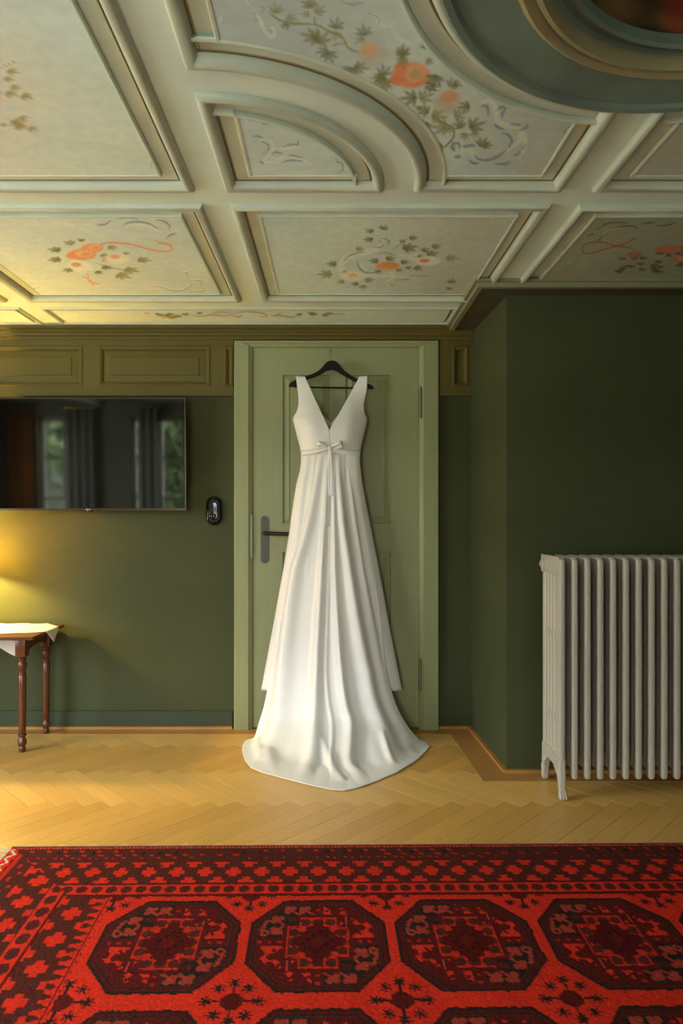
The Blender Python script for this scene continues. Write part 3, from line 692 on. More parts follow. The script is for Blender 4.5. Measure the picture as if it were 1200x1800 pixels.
def paint_center_top(b, X, Y):
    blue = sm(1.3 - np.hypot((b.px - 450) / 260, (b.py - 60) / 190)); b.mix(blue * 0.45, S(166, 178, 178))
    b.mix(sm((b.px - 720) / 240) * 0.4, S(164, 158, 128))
    k = 3.333; z = lambda pts: zm(360, 0, k, pts); p = lambda x, y: zm(360, 0, k, [(x, y)])[0]
    # vine
    b.curve(z([(390, 90), (470, 130), (560, 140), (650, 145), (720, 180), (800, 215), (840, 280), (890, 305)]), 2.0, OLIVE, 0.85, False)
    b.curve(z([(750, 262), (820, 255)]), 1.4, OLIVE, 0.8); b.curve(z([(645, 145), (640, 100)]), 1.4, OLIVE, 0.8)
    for x, y, r, a in ((420, 75, 75, 4.5), (480, 105, 60, 0.2), (470, 140, 45, 1.3), (620, 40, 80, 4.4), (650, 75, 70, 5.5), (610, 85, 50, 3.2), (765, 165, 80, 4.9), (775, 190, 60, 1.8), (660, 220, 100, 3.4), (655, 245, 100, 5.5), (720, 310, 80, 1.2), (720, 300, 70, 3.0), (935, 205, 80, 4.6), (930, 225, 60, 2.5), (860, 400, 90, 2.0), (880, 390, 80, 0.2), (1160, 320, 75, 4.8), (1155, 335, 60, 1.5), (1050, 440, 80, 4.6), (1055, 460, 90, 1.8), (1030, 455, 60, 3.1)):
        q = p(x, y); b.leaf(q[0], q[1], r / k * 0.85, a, OLIVE if (x + y) % 2 else DOLIVE, 0.8, 0.72)
    b.curve(z([(235, 0), (275, 50), (320, 110), (345, 170), (380, 215), (405, 205), (400, 165), (370, 180)]), 3.0, WHITE, 0.5); b.curve(z([(250, 20), (300, 90), (285, 140)]), 1.3, OLIVE, 0.5)
    b.curve(z([(300, 30), (350, 50), (330, 80)]), 1.5, BLUE, 0.5); b.curve(z([(365, 180), (385, 175), (400, 195)]), 1.2, BLUE, 0.6)
    b.curve(z([(800, 10), (850, 25), (920, 20)]), 1.6, DBLUE, 0.5); b.curve(z([(950, 90), (1000, 90), (1020, 130), (1060, 160), (1110, 130)]), 3, WHITE, 0.4); b.curve(z([(960, 80), (1010, 100), (1020, 140)]), 1.6, BLUE, 0.6)
    b.curve(z([(1090, 160), (1130, 220), (1190, 250), (1230, 300)]), 3.5, WHITE, 0.35)
    # fruit and roses
    q = p(975, 310); b.blob(q[0], q[1], 28, 24, S(196, 184, 156), 0, 0.5, 0.4); q = p(962, 292); b.blob(q[0], q[1], 15, 13, S(218, 180, 130), 0, 0.9, 0.3)
    k2 = 3.75; z2 = lambda pts: zm(640, 80, k2, pts); p2 = lambda x, y: zm(640, 80, k2, [(x, y)])[0]
    q = p2(310, 195); b.rose(q[0], q[1], 33, 23, S(230, 148, 98), S(234, 180, 132), S(190, 170, 122))
    q = p2(190, 232); b.blob(q[0], q[1], 6, 6, S(228, 146, 98)); q = p2(240, 150); b.blob(q[0], q[1], 12, 9, S(228, 146, 98), 0.4)
    q = p2(550, 385); b.blob(q[0], q[1], 25, 18, S(196, 174, 142), 0, 0.6, 0.35); q = p2(560, 335); b.blob(q[0], q[1], 16, 11, S(214, 168, 118), 0, 0.9, 0.3)
    b.curve(z2([(400, 260), (430, 290), (510, 300)]), 1.6, DOLIVE, 0.8); b.curve(z2([(470, 470), (520, 510), (580, 540), (590, 600), (550, 650), (530, 670)]), 1.7, DOLIVE, 0.85, False)
    for x, y, r, a in ((130, 210, 80, 2.6), (140, 235, 80, 1.5), (255, 70, 80, 4.6), (250, 95, 70, 1.4), (400, 20, 70, 4.9), (410, 100, 55, 0.4), (470, 200, 110, 1.8), (450, 250, 80, 1.9), (560, 265, 80, 5.6), (590, 255, 60, 0.2), (340, 345, 110, 3.1), (370, 350, 100, 5.9), (365, 400, 60, 1.6), (420, 440, 80, 3.6), (450, 465, 100, 0.1), (415, 510, 70, 1.9), (690, 400, 80, 3.0), (600, 465, 80, 5.9), (540, 540, 110, 3.2), (550, 545, 60, 0.6), (640, 540, 80, 4.2), (700, 540, 110, 5.9), (665, 580, 60, 1.7), (720, 570, 60, 0.9), (515, 665, 60, 2.9), (760, 660, 80, 5.4), (790, 655, 60, 0.1)):
        q = p2(x, y); b.leaf(q[0], q[1], r / k2 * 0.78, a, DOLIVE if (x + y) % 3 else OLIVE, 0.9, 0.85)
    # blue rocaille
    for l in ([(770, 400), (810, 400), (815, 455)], [(870, 430), (900, 405), (935, 415)], [(905, 470), (910, 440), (930, 425)], [(855, 510), (880, 540), (915, 548)], [(960, 520), (1020, 522)], [(1020, 555), (1060, 540), (1080, 515)], [(905, 575), (950, 590), (970, 630), (950, 665)], [(720, 720), (760, 750), (830, 750), (900, 715), (930, 690)], [(690, 755), (720, 775), (755, 770)], [(860, 780), (930, 778), (1000, 745)], [(1000, 725), (1030, 700)], [(1040, 680), (1058, 655)], [(560, 660), (590, 690), (580, 650), (620, 645), (625, 675)], [(600, 735), (625, 730)], [(660, 665), (720, 655)]):
        b.curve(z2(l), 2.4, BLUE, 0.85); b.curve([(x + 2, y + 2) for x, y in z2(l)], 1.1, DBLUE, 0.5)
    for l in ([(770, 380), (830, 360), (860, 400), (870, 460), (860, 510)], [(880, 440), (890, 500), (960, 530), (1040, 545)], [(940, 700), (1010, 640), (1040, 580), (1060, 640), (1030, 720), (960, 770)], [(640, 700), (700, 690), (720, 740)]):
        b.curve(z2(l), 4.5, WHITE, 0.4)
    b.curve([(958, 188), (980, 192), (1000, 200), (1008, 215), (1000, 222)], 1.4, UMBER, 0.7); b.curve([(1000, 222), (992, 232), (998, 236)], 1.3, UMBER, 0.6)
    b.curve([(954, 300), (962, 290), (966, 284)], 1.2, UMBER, 0.6); b.curve([(762, 302), (770, 292), (772, 288)], 1.2, WHITE, 0.9)
    b.curve([(375, 70), (386, 35), (390, 28)], 2.0, WHITE, 0.5)

def paint_quarter(b, X, Y):
    k = 4.0; z = lambda pts: zm(400, 160, k, pts)
    b.mix(sm(1.2 - np.hypot((b.px - 440) / 70, (b.py - 250) / 60)) * 0.25, S(166, 176, 166))
    for l in ([(170, 322), (210, 318), (250, 330)], [(235, 352), (280, 375), (285, 410), (255, 435)], [(300, 445), (340, 430), (385, 440)], [(390, 390), (440, 378), (495, 375), (495, 352)], [(420, 460), (460, 455), (530, 470)], [(380, 505), (440, 488), (530, 492)], [(230, 495), (250, 510)]):
        b.curve(z(l), 1.6, BLUE, 0.85)
    for l in ([(230, 340), (300, 350), (320, 400), (300, 440), (260, 490), (330, 500), (400, 470), (480, 470), (590, 510)], [(310, 400), (400, 410), (470, 395)], [(300, 460), (340, 475), (390, 460)]):
        b.curve(z(l), 2.4, WHITE, 0.55)
    b.curve(z([(65, 280), (70, 245), (120, 210)]), 1.0, LINEC, 0.9); b.curve(z([(85, 330), (95, 310)]), 1.0, LINEC, 0.9)
    b.curve(z([(230, 215), (260, 235), (300, 225)]), 1.0, UMBER, 0.7); b.curve(z([(150, 205), (220, 205)]), 0.9, UMBER, 0.5)
    b.curve(z([(760, 475), (775, 500), (805, 510), (810, 550), (785, 580)]), 1.2, UMBER, 0.7)

def paint_strip(b, X, Y):
    k = 3.0; z = lambda pts: zm(240, 530, k, pts); p = lambda x, y: zm(240, 530, k, [(x, y)])[0]
    for l in ([(280, 68), (340, 75), (400, 66), (460, 72), (520, 66)], [(400, 58), (440, 52), (500, 58)], [(510, 60), (560, 52), (620, 52), (670, 60), (690, 72), (650, 78)], [(700, 70), (760, 72), (820, 78), (860, 72)], [(720, 74), (745, 64), (765, 56)], [(500, 70), (540, 78), (560, 66)]):
        b.curve(z(l), 1.5, S(206, 196, 150), 0.7); b.curve([(x, y + 1.6) for x, y in z(l)], 0.9, DOLIVE, 0.6)
    for x, y, r in ((120, 70, 30), (150, 76, 34), (180, 70, 30), (215, 74, 36), (250, 70, 30), (190, 82, 30), (100, 66, 24), (320, 62, 26), (870, 68, 28), (910, 64, 30), (940, 70, 34), (980, 72, 30), (1010, 66, 30)):
        q = p(x, y); b.leaf(q[0], q[1], r / k, 0.3 + x, DOLIVE, 0.35)
    for x, y in ((55, 62), (145, 84)):
        q = p(x, y); b.blob(q[0], q[1], 5, 1.6, S(220, 176, 90))
    b.line(z([(1020, 66), (1095, 67)]), 0.7, DOLIVE, 0.7)

panel(rect(-1.38, -0.41, YB_, YC1), BASEW, paint_left2, 11)
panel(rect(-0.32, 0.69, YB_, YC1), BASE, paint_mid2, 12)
panel(rect(0.78, 1.78, YB_, YC1), S(160, 166, 140), paint_right2, 13)  # darker base than its neighbours: the dim light on the right is painted in
panel(rect(-2.53, -1.475, YB_, YC1), BASEW, None, 14, 0.02)
panel(rect(-1.38, -0.41, 0.15, YA), BASEW, paint_top_left, 15, 0.006)
panel(rect(-2.53, -1.475, 0.15, YA), BASEW, None, 16, 0.02)
QC = (-0.32, YA)
arc = lambda c, r, a0, a1, n: [(c[0] + r * math.cos(t), c[1] + r * math.sin(t)) for t in np.linspace(a0, a1, n)]
# corner quadrant, curved beam, spandrel panels, medallion
panel([QC] + arc(QC, 0.475, -math.pi / 2, 0, 30), BASE, paint_quarter, 17)
def curved_beam(c, a0, a1, name='curved_beam'):
    n = 30; ri, ro = 0.475, 0.565
    A = arc(c, ri, a0, a1, n); B = arc(c, ro, a0, a1, n)
    m = MB()
    vs = [(x, y, ZC) for x, y in A] + [(x, y, ZC) for x, y in B] + [(x, y, ZC + 0.034) for x, y in A] + [(x, y, ZC + 0.034) for x, y in B]
    fs = []
    for i in range(n - 1):
        fs += [(i, i + 1, n + i + 1, n + i), (2 * n + i, 3 * n + i, 3 * n + i + 1, 2 * n + i + 1), (i, 2 * n + i, 2 * n + i + 1, i + 1), (n + i, n + i + 1, 3 * n + i + 1, 3 * n + i)]
    m.add(vs, fs).build(name, 'ceil_paint', ceil)
curved_beam(QC, -math.pi / 2, 0)
RM = 0.562
dx = 0.045; ang = math.asin(dx / RM)
sp = [(-0.32, MCY + dx), (MCX - RM * math.cos(ang), MCY + dx)]
sp += arc((MCX, MCY), RM, math.pi - ang, math.pi / 2 + ang, 40)[1:]
sp += [(MCX - dx, YA), (QC[0] + 0.565, YA)] + arc(QC, 0.565, 0, -math.pi / 2, 34)[1:]
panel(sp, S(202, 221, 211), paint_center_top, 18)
QR = (1.78, YA); curved_beam(QR, math.pi, 1.5 * math.pi)
spr = [(2 * MCX - x, y) for x, y in sp][::-1]
panel(spr, S(184, 188, 166), None, 19, 0.012)
panel([QR] + arc(QR, 0.475, math.pi, 1.5 * math.pi, 24), BASE, None, 20, 0.02)
panel(rect(-1.38, 0.60, YS0, YS1), BASEW, paint_strip, 21, 0.005) if False else None
# narrow strip panels along the door wall: slimmer moulding
def slim_panel(poly, base, paint, seed, res):
    f = field_mesh('ceiling_panel', poly, 0.036, base, paint, seed, ceil, res)
    strip(poly, [(0, 0.004), (0.001, -0.004), (0.007, -0.009), (0.014, -0.007), (0.019, 0.0), (0.020, 0.006), (0.034, 0.005), (0.0345, FH - 0.001), (0.038, FH - 0.0014), (0.040, FH)]).build('moulding', 'ceil_bead', f)
slim_panel(rect(-1.38, 0.60, YS0, YS1), BASEW, paint_strip, 21, 0.004)
slim_panel(rect(-2.53, -1.475, YS0, YS1), BASEW, None, 22, 0.02)
# medallion: flat teal ring, stepped gilt rings, dark oil painting in the middle
def ring(prof, name, m, parent, n=64):
    mb = MB(); vs = []; fs = []
    for r, h in prof:
        vs += [(MCX + r * math.cos(t), MCY + r * math.sin(t), ZC + h) for t in np.linspace(0, 2 * math.pi, n, endpoint=False)]
    for i in range(len(prof) - 1):
        for k in range(n): fs.append((i * n + k, i * n + (k + 1) % n, (i + 1) * n + (k + 1) % n, (i + 1) * n + k))
    return mb.add(vs, fs).build(name, m, parent, True)
med = ring([(0.580, 0.03), (0.578, -0.016), (0.570, -0.022), (0.556, -0.020), (0.550, -0.012), (0.430, -0.012), (0.428, 0.03)], 'medallion', 'medal_teal', ceil)
ring([(0.4425, -0.011), (0.442, -0.022), (0.432, -0.029), (0.420, -0.026), (0.414, -0.020), (0.410, -0.028), (0.400, -0.030), (0.394, -0.018), (0.393, 0.0)], 'gilt_ring', 'medal_gold', med)
ring([(0.394, -0.002), (0.386, 0.004), (0.372, 0.002), (0.362, -0.008), (0.356, -0.014), (0.350, -0.008), (0.348, 0.02)], 'inner_ring', 'medal_teal', med)
def paint_picture(b, X, Y):
    b.mix(sm(0.5 + 0.7 * vnoise(X, Y, 14, 31)) * 0.7, S(52, 40, 20)); b.mix(sm(vnoise(X, Y, 20, 32)) * 0.8, S(92, 82, 44))
    b.blob(1075, 25, 40, 35, S(122, 100, 62), 0, 0.7, 0.6); b.blob(1190, 45, 30, 18, S(150, 84, 48), 0.4, 0.7, 0.6); b.blob(1200, 10, 34, 26, S(110, 36, 22), 0, 0.8, 0.5)
field_mesh('picture', arc((MCX, MCY), 0.365, 0, 2 * math.pi * 63 / 64, 64), 0.0, S(66, 52, 30), paint_picture, 33, med, 0.008, ZC + 0.012, 'painting')

# boxed corner: board that edges the ceiling above the nearer wall, dark soffit behind it
box_ = struct('trim_4')
XBX, YBX = 0.630, 2.862
MB().prism([(XBX, DW - 0.07), (XBX, YBX), (XRT, YBX), (XRT, YN + 0.02), (XS1 - 0.004, YN + 0.02), (XS1, YN + 0.02), (XS0 + 0.02, DW - 0.07)], 'z', ZS - 0.001, ZC - 0.0005).build('soffit', 'soffit_dark', box_)
MB().prism([(XBX - 0.022, DW - 0.066), (XBX - 0.022, YBX - 0.022), (XBX, YBX), (XBX, DW - 0.066)], 'z', ZS - 0.008, ZC - 0.0005).build('edge_board', 'cornice', box_)
MB().prism([(XBX - 0.022, YBX - 0.022), (XRT, YBX - 0.022), (XRT, YBX), (XBX, YBX)], 'z', ZS - 0.008, ZC - 0.0005).build('edge_board', 'cornice', box_)
MB().prism([(XBX - 0.036, DW - 0.066), (XBX - 0.036, YBX - 0.036), (XBX - 0.022, YBX - 0.022), (XBX - 0.022, DW - 0.066)], 'z', ZC - 0.012, ZC - 0.0005).build('bead', 'cornice', box_)
MB().prism([(XBX - 0.036, YBX - 0.036), (XRT, YBX - 0.036), (XRT, YBX - 0.022), (XBX - 0.022, YBX - 0.022)], 'z', ZC - 0.012, ZC - 0.0005).build('bead', 'cornice', box_)

#@@OBJECTS@@
# dark landing behind the door, so that no sky shows under the leaf
tag(MB().box(DX0 - 0.3, DX1 + 0.3, DW + 0.9, DW + 1.0, -0.06, 2.3).box(DX0 - 0.4, DX0 - 0.3, DW + 0.14, DW + 1.0, -0.06, 2.3).box(DX1 + 0.3, DX1 + 0.4, DW + 0.14, DW + 1.0, -0.06, 2.3)
    .box(DX0 - 0.4, DX1 + 0.4, DW + 0.14, DW + 1.0, -0.08, -0.06).box(DX0 - 0.4, DX1 + 0.4, DW + 0.14, DW + 1.0, 2.2, 2.3).build('wall_landing', 'plaster'), kind='structure')

# ================================================================== RUG
RX0 = -1.07; RL, RD = 3.3, 1.9; RT = 0.009
sA = np.concatenate([np.arange(0, 2.40, 0.004), np.arange(2.40, RL, 0.03), [RL]])
tA = np.concatenate([np.arange(0, 0.86, 0.0036), np.arange(0.86, RD, 0.03), [RD]])
Sg, Tg = np.meshgrid(sA, tA)
RED = np.array(S(196, 44, 26)); RED2 = np.array(S(172, 40, 26)); MAR = np.array(S(82, 24, 20)); DRK = np.array(S(42, 32, 26)); BRN = np.array(S(76, 34, 26)); LRD = np.array(S(196, 72, 52)); IVO = np.array(S(190, 186, 160))
def rug_colour(s, t):
    js = 0.0012 * vnoise(s, t, 160, 51); jt = 0.0012 * vnoise(s, t, 150, 52)
    s = s + js; t = t + jt
    H = s.shape; c = np.zeros(H + (3,)); c[:] = RED * (1 + 0.10 * vnoise(s, t * 0.25, 40, 53))[..., None]
    def put(m, col): c[m] = col
    far = ((t - 0.004) < (s - 0.008)) & ((t < 0.303) | (s > 0.43))
    # ---- a cross with the tees above and below it; e along the border, d across it (centre 0)
    def crosses(m, e, d, per, ph, k=1.0):
        u = (e - ph) / per; u0 = (u - np.round(u)) * per; u1 = (u - 0.5 - np.round(u - 0.5)) * per
        a = ((abs(u0) < 0.0235 * k) & (abs(d) < 0.0115)) | ((abs(u0) < 0.0115 * k) & (abs(d) < 0.027))
        b = (abs(u1) < 0.0235 * k) & (abs(d) > 0.048) & (abs(d) < 0.061) | (abs(u1) < 0.0115 * k) & (abs(d) > 0.029) & (abs(d) <= 0.05)
        put(m & (a | b), RED)
    def dots(m, e, d, per, ph, r):
        u = (e - ph) / per; k = np.round(u); u0 = (u - k) * per
        put(m & (np.maximum(np.maximum(abs(u0) / r, abs(d) / 0.0175), (abs(u0) / r + abs(d) / 0.0175) / 1.45) < 1), BRN)
        put(m & (abs(u0) < 0.003) & (abs(d) < 0.004), MAR)
    # far border
    m = far & (t < 0.30); put(m, BRN)
    put(far & (t < 0.006), MAR)
    q = far & (t > 0.007) & (t < 0.016) & ((s / 0.011) % 1 < 0.62); put(q, LRD)
    fl = far & (t > 0.02) & (t < 0.096)
    u = s / 0.055; k = np.floor(u); fu = (u - k) - 0.5
    for (du, dd, l, w_) in ((0.0, 0.034, 0.13, 0.006), (0.25, 0.060, 0.16, 0.005), (-0.3, 0.078, 0.10, 0.004), (0.1, 0.082, 0.07, 0.004)):
        put(fl & (abs(fu - du) < l) & (abs(t - dd - 0.06 * (fu - du) * 0.2) < w_) & ((np.sin(k * 12.9 + dd * 400) > -0.35)), RED2)
    put(fl & (abs(fu + 0.3) < 0.12) & (abs(t - 0.045) < 0.01) & (np.sin(k * 5.1) > 0), DRK)
    crosses(far & (t > 0.1) & (t < 0.232), s, t - 0.1665, 0.0877, 0.0611)
    put(far & (t > 0.232) & (t < 0.239), MAR)
    m = far & (t > 0.239) & (t < 0.289); put(m, RED)
    dots(m, s, t - 0.264, 0.0437, 0.0198, 0.0165)
    put(far & (t > 0.289) & (t < 0.303), MAR)
    # side border
    sd = ~far
    put(sd & (s < 0.425), BRN)
    put(sd & (s < 0.046), RED); zz = abs(((t / 0.05) % 1) - 0.5) * 0.04
    put(sd & (abs(s - 0.012 - zz) < 0.0045), IVO); put(sd & (s > 0.040) & (s < 0.046), MAR); put(sd & (s < 0.004), DRK); put(sd & (s > 0.046) & (s < 0.062), RED2)
    fl = sd & (s > 0.066) & (s < 0.112); u = t / 0.075; k = np.floor(u); fu = (u - k) - 0.5
    put(fl & (abs(fu - 0.2) < 0.16) & (abs(s - 0.082) < 0.006), RED2); put(fl & (abs(fu + 0.25) < 0.1) & (abs(s - 0.1) < 0.005), RED2)
    crosses(sd & (s > 0.115) & (s < 0.226), t, s - 0.178, 0.112, 0.213 - 0.112, 1.28)
    m = sd & (s > 0.230) & (s < 0.279); put(m, RED); dots(m, t, s - 0.2545, 0.0605, 0.013, 0.023)
    put(sd & (s > 0.279) & (s < 0.289), MAR)
    crosses(sd & (s > 0.285) & (s < 0.388), t, s - 0.340, 0.1165, 0.384 - 0.1165, 1.3)
    m = sd & (s > 0.388) & (s < 0.425); put(m, RED)
    u = t / 0.034; fu = abs((u - np.round(u))) * 2
    put(m & (s < 0.388 + 0.030 * (1 - fu) * (np.abs(fu) < 0.62)), BRN); put(m & (s > 0.418) & (s < 0.4225), MAR)
    put(sd & (s > 0.425) & (s < 0.43) & (fu > 0.7), BRN)
    # ---- field
    fld = (s > 0.43) & (t > 0.303)
    X = s + RX0; A, B = 0.1825, 0.191; CX0_, CPX, CY0, CPY = -0.0425, 0.39, 0.518, 0.4325   # CY0: t of the first row
    kx = np.round((X - CX0_) / CPX); ky = np.maximum(0, np.round((t - CY0) / CPY))
    p = (X - CX0_ - kx * CPX) / A; q = -(t - CY0 - ky * CPY) / B
    ap, aq = abs(p), abs(q)
    od = np.maximum(np.maximum(ap, aq), (ap / 0.465 + aq / 0.565) / 2.92)
    oc = fld & (od < 1) & (kx >= -1)
    put(oc, DRK); put(oc & (od < 0.955), MAR); put(oc & (od < 0.905), DRK); put(oc & (od < 0.885), BRN)
    inn = oc & (od < 0.865)
    dq = ((p < 0) & (q > 0)) | ((p > 0) & (q < 0))
    put(inn & dq, DRK); put(inn & ~dq, RED)
    put(inn & ~dq & (od > 0.80) & (ap > 0.12), MAR)
    put(inn & (ap < 0.085), MAR); put(inn & (aq < 0.085), MAR)
    put(inn & (ap < 0.03) & (((q * 7) % 1) < 0.35), RED2 * 0.8); put(inn & (aq < 0.025) & (((p * 7) % 1) < 0.35), RED2 * 0.8)
    # sprigs: rotate the lower half onto the upper half
    flip = np.where(q < 0, -1, 1); P, Q = p * flip, q * flip
    def clover(cx, cy, r, col, mm, ang, stem=0.16):
        for k_ in range(3):
            a = ang + (k_ - 1) * 1.45
            put(mm & (((P - cx - 0.75 * r * math.cos(a)) ** 2 + (Q - cy - 0.75 * r * math.sin(a)) ** 2) < (r * 0.62) ** 2), col)
        ex, ey = cx - math.cos(ang) * stem, cy - math.sin(ang) * stem
        dx, dy = ex - cx, ey - cy; tt = np.clip(((P - cx) * dx + (Q - cy) * dy) / (dx * dx + dy * dy), 0, 1)
        put(mm & (np.hypot(P - cx - tt * dx, Q - cy - tt * dy) < 0.024), col)
    LR = LRD * 0.55
    for a in ((-0.42, 0.74, 2.4), (-0.20, 0.74, 2.4), (-0.60, 0.50, 2.2), (-0.60, 0.25, -2.3)):
        clover(a[0], a[1], 0.085, LR, inn & (P < 0), a[2])
    put(inn & (np.hypot(P + 0.78, Q - 0.2) < 0.075) & (np.hypot(P + 0.78, Q - 0.2) > 0.03), LR)
    put(inn & (abs(P + 0.80 - 0.3 * (Q - 0.35)) < 0.028) & (Q > 0.25) & (Q < 0.5), LR); put(inn & (abs(Q - 0.48) < 0.03) & (P > -0.84) & (P < -0.72), LR)
    put(inn & (abs(P + 0.38) < 0.07) & (abs(Q - 0.52) < 0.05) & (((P * 22) % 1) < 0.6), MAR * 1.3)
    for a in ((0.20, 0.77, 0.6), (0.42, 0.77, 0.6), (0.58, 0.54, 0.8), (0.56, 0.25, 2.2), (0.36, 0.49, 0.8)):
        clover(a[0], a[1], 0.125, MAR, inn & (P > 0), a[2], 0.1)
    put(inn & (np.hypot(P - 0.82, Q - 0.25) < 0.085), MAR); put(inn & (abs(P - 0.42) < 0.01) & (Q > 0.15) & (Q < 0.6), LRD * 0.8)
    # central stepped frame and lozenge
    cf = np.minimum(np.maximum(ap / 0.44, aq / 0.34), np.maximum(ap / 0.27, aq / 0.55))
    put(oc & (cf < 1.14), MAR); put(oc & (cf < 1.0), RED * 0.9); put(oc & (cf < 0.95), BRN)
    ins = oc & (cf < 0.93); put(ins, RED * 0.85)
    for (cx, cy) in ((0.345, 0.2), (0.19, 0.44), (0.345, 0), (0, 0.45)):
        put(ins & (np.hypot((ap - cx) / 0.085, (aq - cy) / 0.085) < 1), BRN)
    lz = ap / 0.40 + aq / 0.50
    put(ins & (lz < 1 + 0.06 * np.sign(np.sin(30 * (ap - aq)))), MAR * 0.85)
    put(ins & (lz < 0.62) & (np.sin(38 * p) * np.sin(34 * q) > 0.35), MAR * 0.5); put(ins & (lz < 0.3), MAR * 1.1)
    # star flowers between the octagons
    kx2 = np.floor((X - CX0_) / CPX) + 0.5; ky2 = np.round((t - (CY0 - CPY / 2 + 0.0)) / CPY)
    gx_ = X - CX0_ - kx2 * CPX; gy_ = t - (CY0 - CPY / 2) - ky2 * CPY
    fo = fld & ~oc & (kx2 > -2)
    put(fo & (abs(gy_) < 0.0035) & (abs(gx_) < 0.06), DRK); put(fo & (abs(gx_) < 0.0035) & (abs(gy_) < 0.06), DRK)
    put(fo & (np.maximum(abs(gx_), abs(gy_)) < 0.026) & (abs(gx_) + abs(gy_) < 0.037), MAR)
    for (bx, by) in ((0.062, 0), (0, 0.064), (0.036, 0.043)):
        ux, uy = abs(gx_) - bx, abs(gy_) - by; rr = np.hypot(ux, uy); an = np.arctan2(uy, ux)
        put(fo & (rr < 0.012 + 0.006 * np.cos(7 * an)), DRK)
    return c
col = rug_colour(Sg, Tg)
col *= (1 + 0.06 * rng.standard_normal(Sg.shape))[..., None]
nyv, nxv = Sg.shape
Z = RT + 0.0006 * rng.standard_normal(Sg.shape) + 0.0008 * vnoise(Sg, Tg, 25, 60)
Z[0, :] = 0.0015; Z[-1, :] = 0.0015; Z[:, 0] = 0.0015; Z[:, -1] = 0.0015
vco = np.stack([Sg, -Tg, Z], -1).reshape(-1, 3)
J, I = np.meshgrid(np.arange(nyv - 1), np.arange(nxv - 1), indexing='ij'); J = J.ravel(); I = I.ravel()
quads = np.stack([J * nxv + I, (J + 1) * nxv + I, (J + 1) * nxv + I + 1, J * nxv + I + 1], 1)
me = bpy.data.meshes.new('rug_pile'); me.vertices.add(len(vco)); me.vertices.foreach_set('co', vco.ravel())
me.loops.add(len(quads) * 4); me.loops.foreach_set('vertex_index', quads.ravel().astype(np.int32)); me.polygons.add(len(quads))
me.polygons.foreach_set('loop_start', np.arange(0, len(quads) * 4, 4, dtype=np.int32)); me.update(calc_edges=True)
ca = me.color_attributes.new('paint', 'FLOAT_COLOR', 'POINT'); rgba = np.ones((len(vco), 4)); rgba[:, :3] = np.clip(col.reshape(-1, 3), 0, 1)
ca.data.foreach_set('color', rgba.ravel()); me.materials.append(MATS['rug_pile'])
rug = empty('rug', (RX0, 2.283, 0)); rug.rotation_euler = (0, 0, math.atan2(0.027, 2.25))
tag(rug, 'deep red knotted rug with rows of dark octagon medallions on the parquet', 'rug')
pile = bpy.data.objects.new('pile', me); COL.objects.link(pile); pile.parent = rug
# selvedge along the far edge, fringe at the short end
MB().tube([(x, 0.002, 0.005) for x in np.linspace(0, RL, 40)], 0.0045, 6).build('selvedge', mat('selvedge_maroon', S(110, 48, 44), 0.9), rug)
fm = MB()
for i in range(240):
    y0 = -RD * (i + 0.5) / 240; L = 0.05 + 0.02 * random.random(); d = random.uniform(-0.012, 0.012)
    pts = [(0.002, y0, 0.005), (-L * 0.5, y0 + d * 0.6, 0.004 + random.random() * 0.004), (-L, y0 + d, 0.003)]
    fm.tube(pts, 0.0014, 4)
tag(fm.build('fringe', 'fringe', rug), 'grey-white knotted fringe', kind='stuff')

# ================================================================== DRESS AND HANGER
def wpt(px, py, Y): return (wx(px, Y), Y, wz(py, Y))
YH = 3.500
hang = empty('coat_hanger', (wx(581.5, YH), YH, wz(640, YH)))
tag(hang, 'black wooden clothes hanger hooked on the green door holding the white gown', 'hanger')
top = [(507, 680), (508, 676), (512, 672), (517, 669), (527, 665), (537, 661), (548, 658), (558, 653), (565, 647), (570, 641), (575, 636), (581, 634), (588, 634.5), (593, 637), (598, 643), (604, 651), (615, 659), (628, 666.5), (638, 671), (648, 675), (655, 679), (657, 682)]
bot = [(655, 684.5), (642, 683.5), (634, 678), (626, 673), (612, 665), (600, 658), (591, 652), (582, 650), (573, 652), (564, 658), (552, 663.5), (538, 668), (529, 673), (522, 680.5)]
poly = [(wx(x, YH) - hang.location.x, wz(y, YH) - hang.location.z) for x, y in top + bot]
b_ = MB().prism(poly, 'y', -0.007, 0.007).build('shoulder_bar', 'hanger_black', hang)
bv = b_.modifiers.new('bevel', 'BEVEL'); bv.width = 0.003; bv.segments = 2; bv.limit_method = 'ANGLE'
hl = lambda px, py, dy=0: (wx(px, YH) - hang.location.x, dy, wz(py, YH) - hang.location.z)
MB().tube([hl(518, 680.5), hl(581, 681.5), hl(645, 682.5)], 0.0042, 8).build('trouser_bar', 'hanger_black', hang, True)
MB().tube([hl(581, 636), hl(580.6, 622), hl(580.5, 616, 0.004), hl(580.5, 613, 0.016), hl(580.5, 612.5, 0.036), hl(580.5, 613.5, 0.058), hl(580.5, 616, 0.068)], 0.0022, 8).build('hook', 'brass', hang, True)

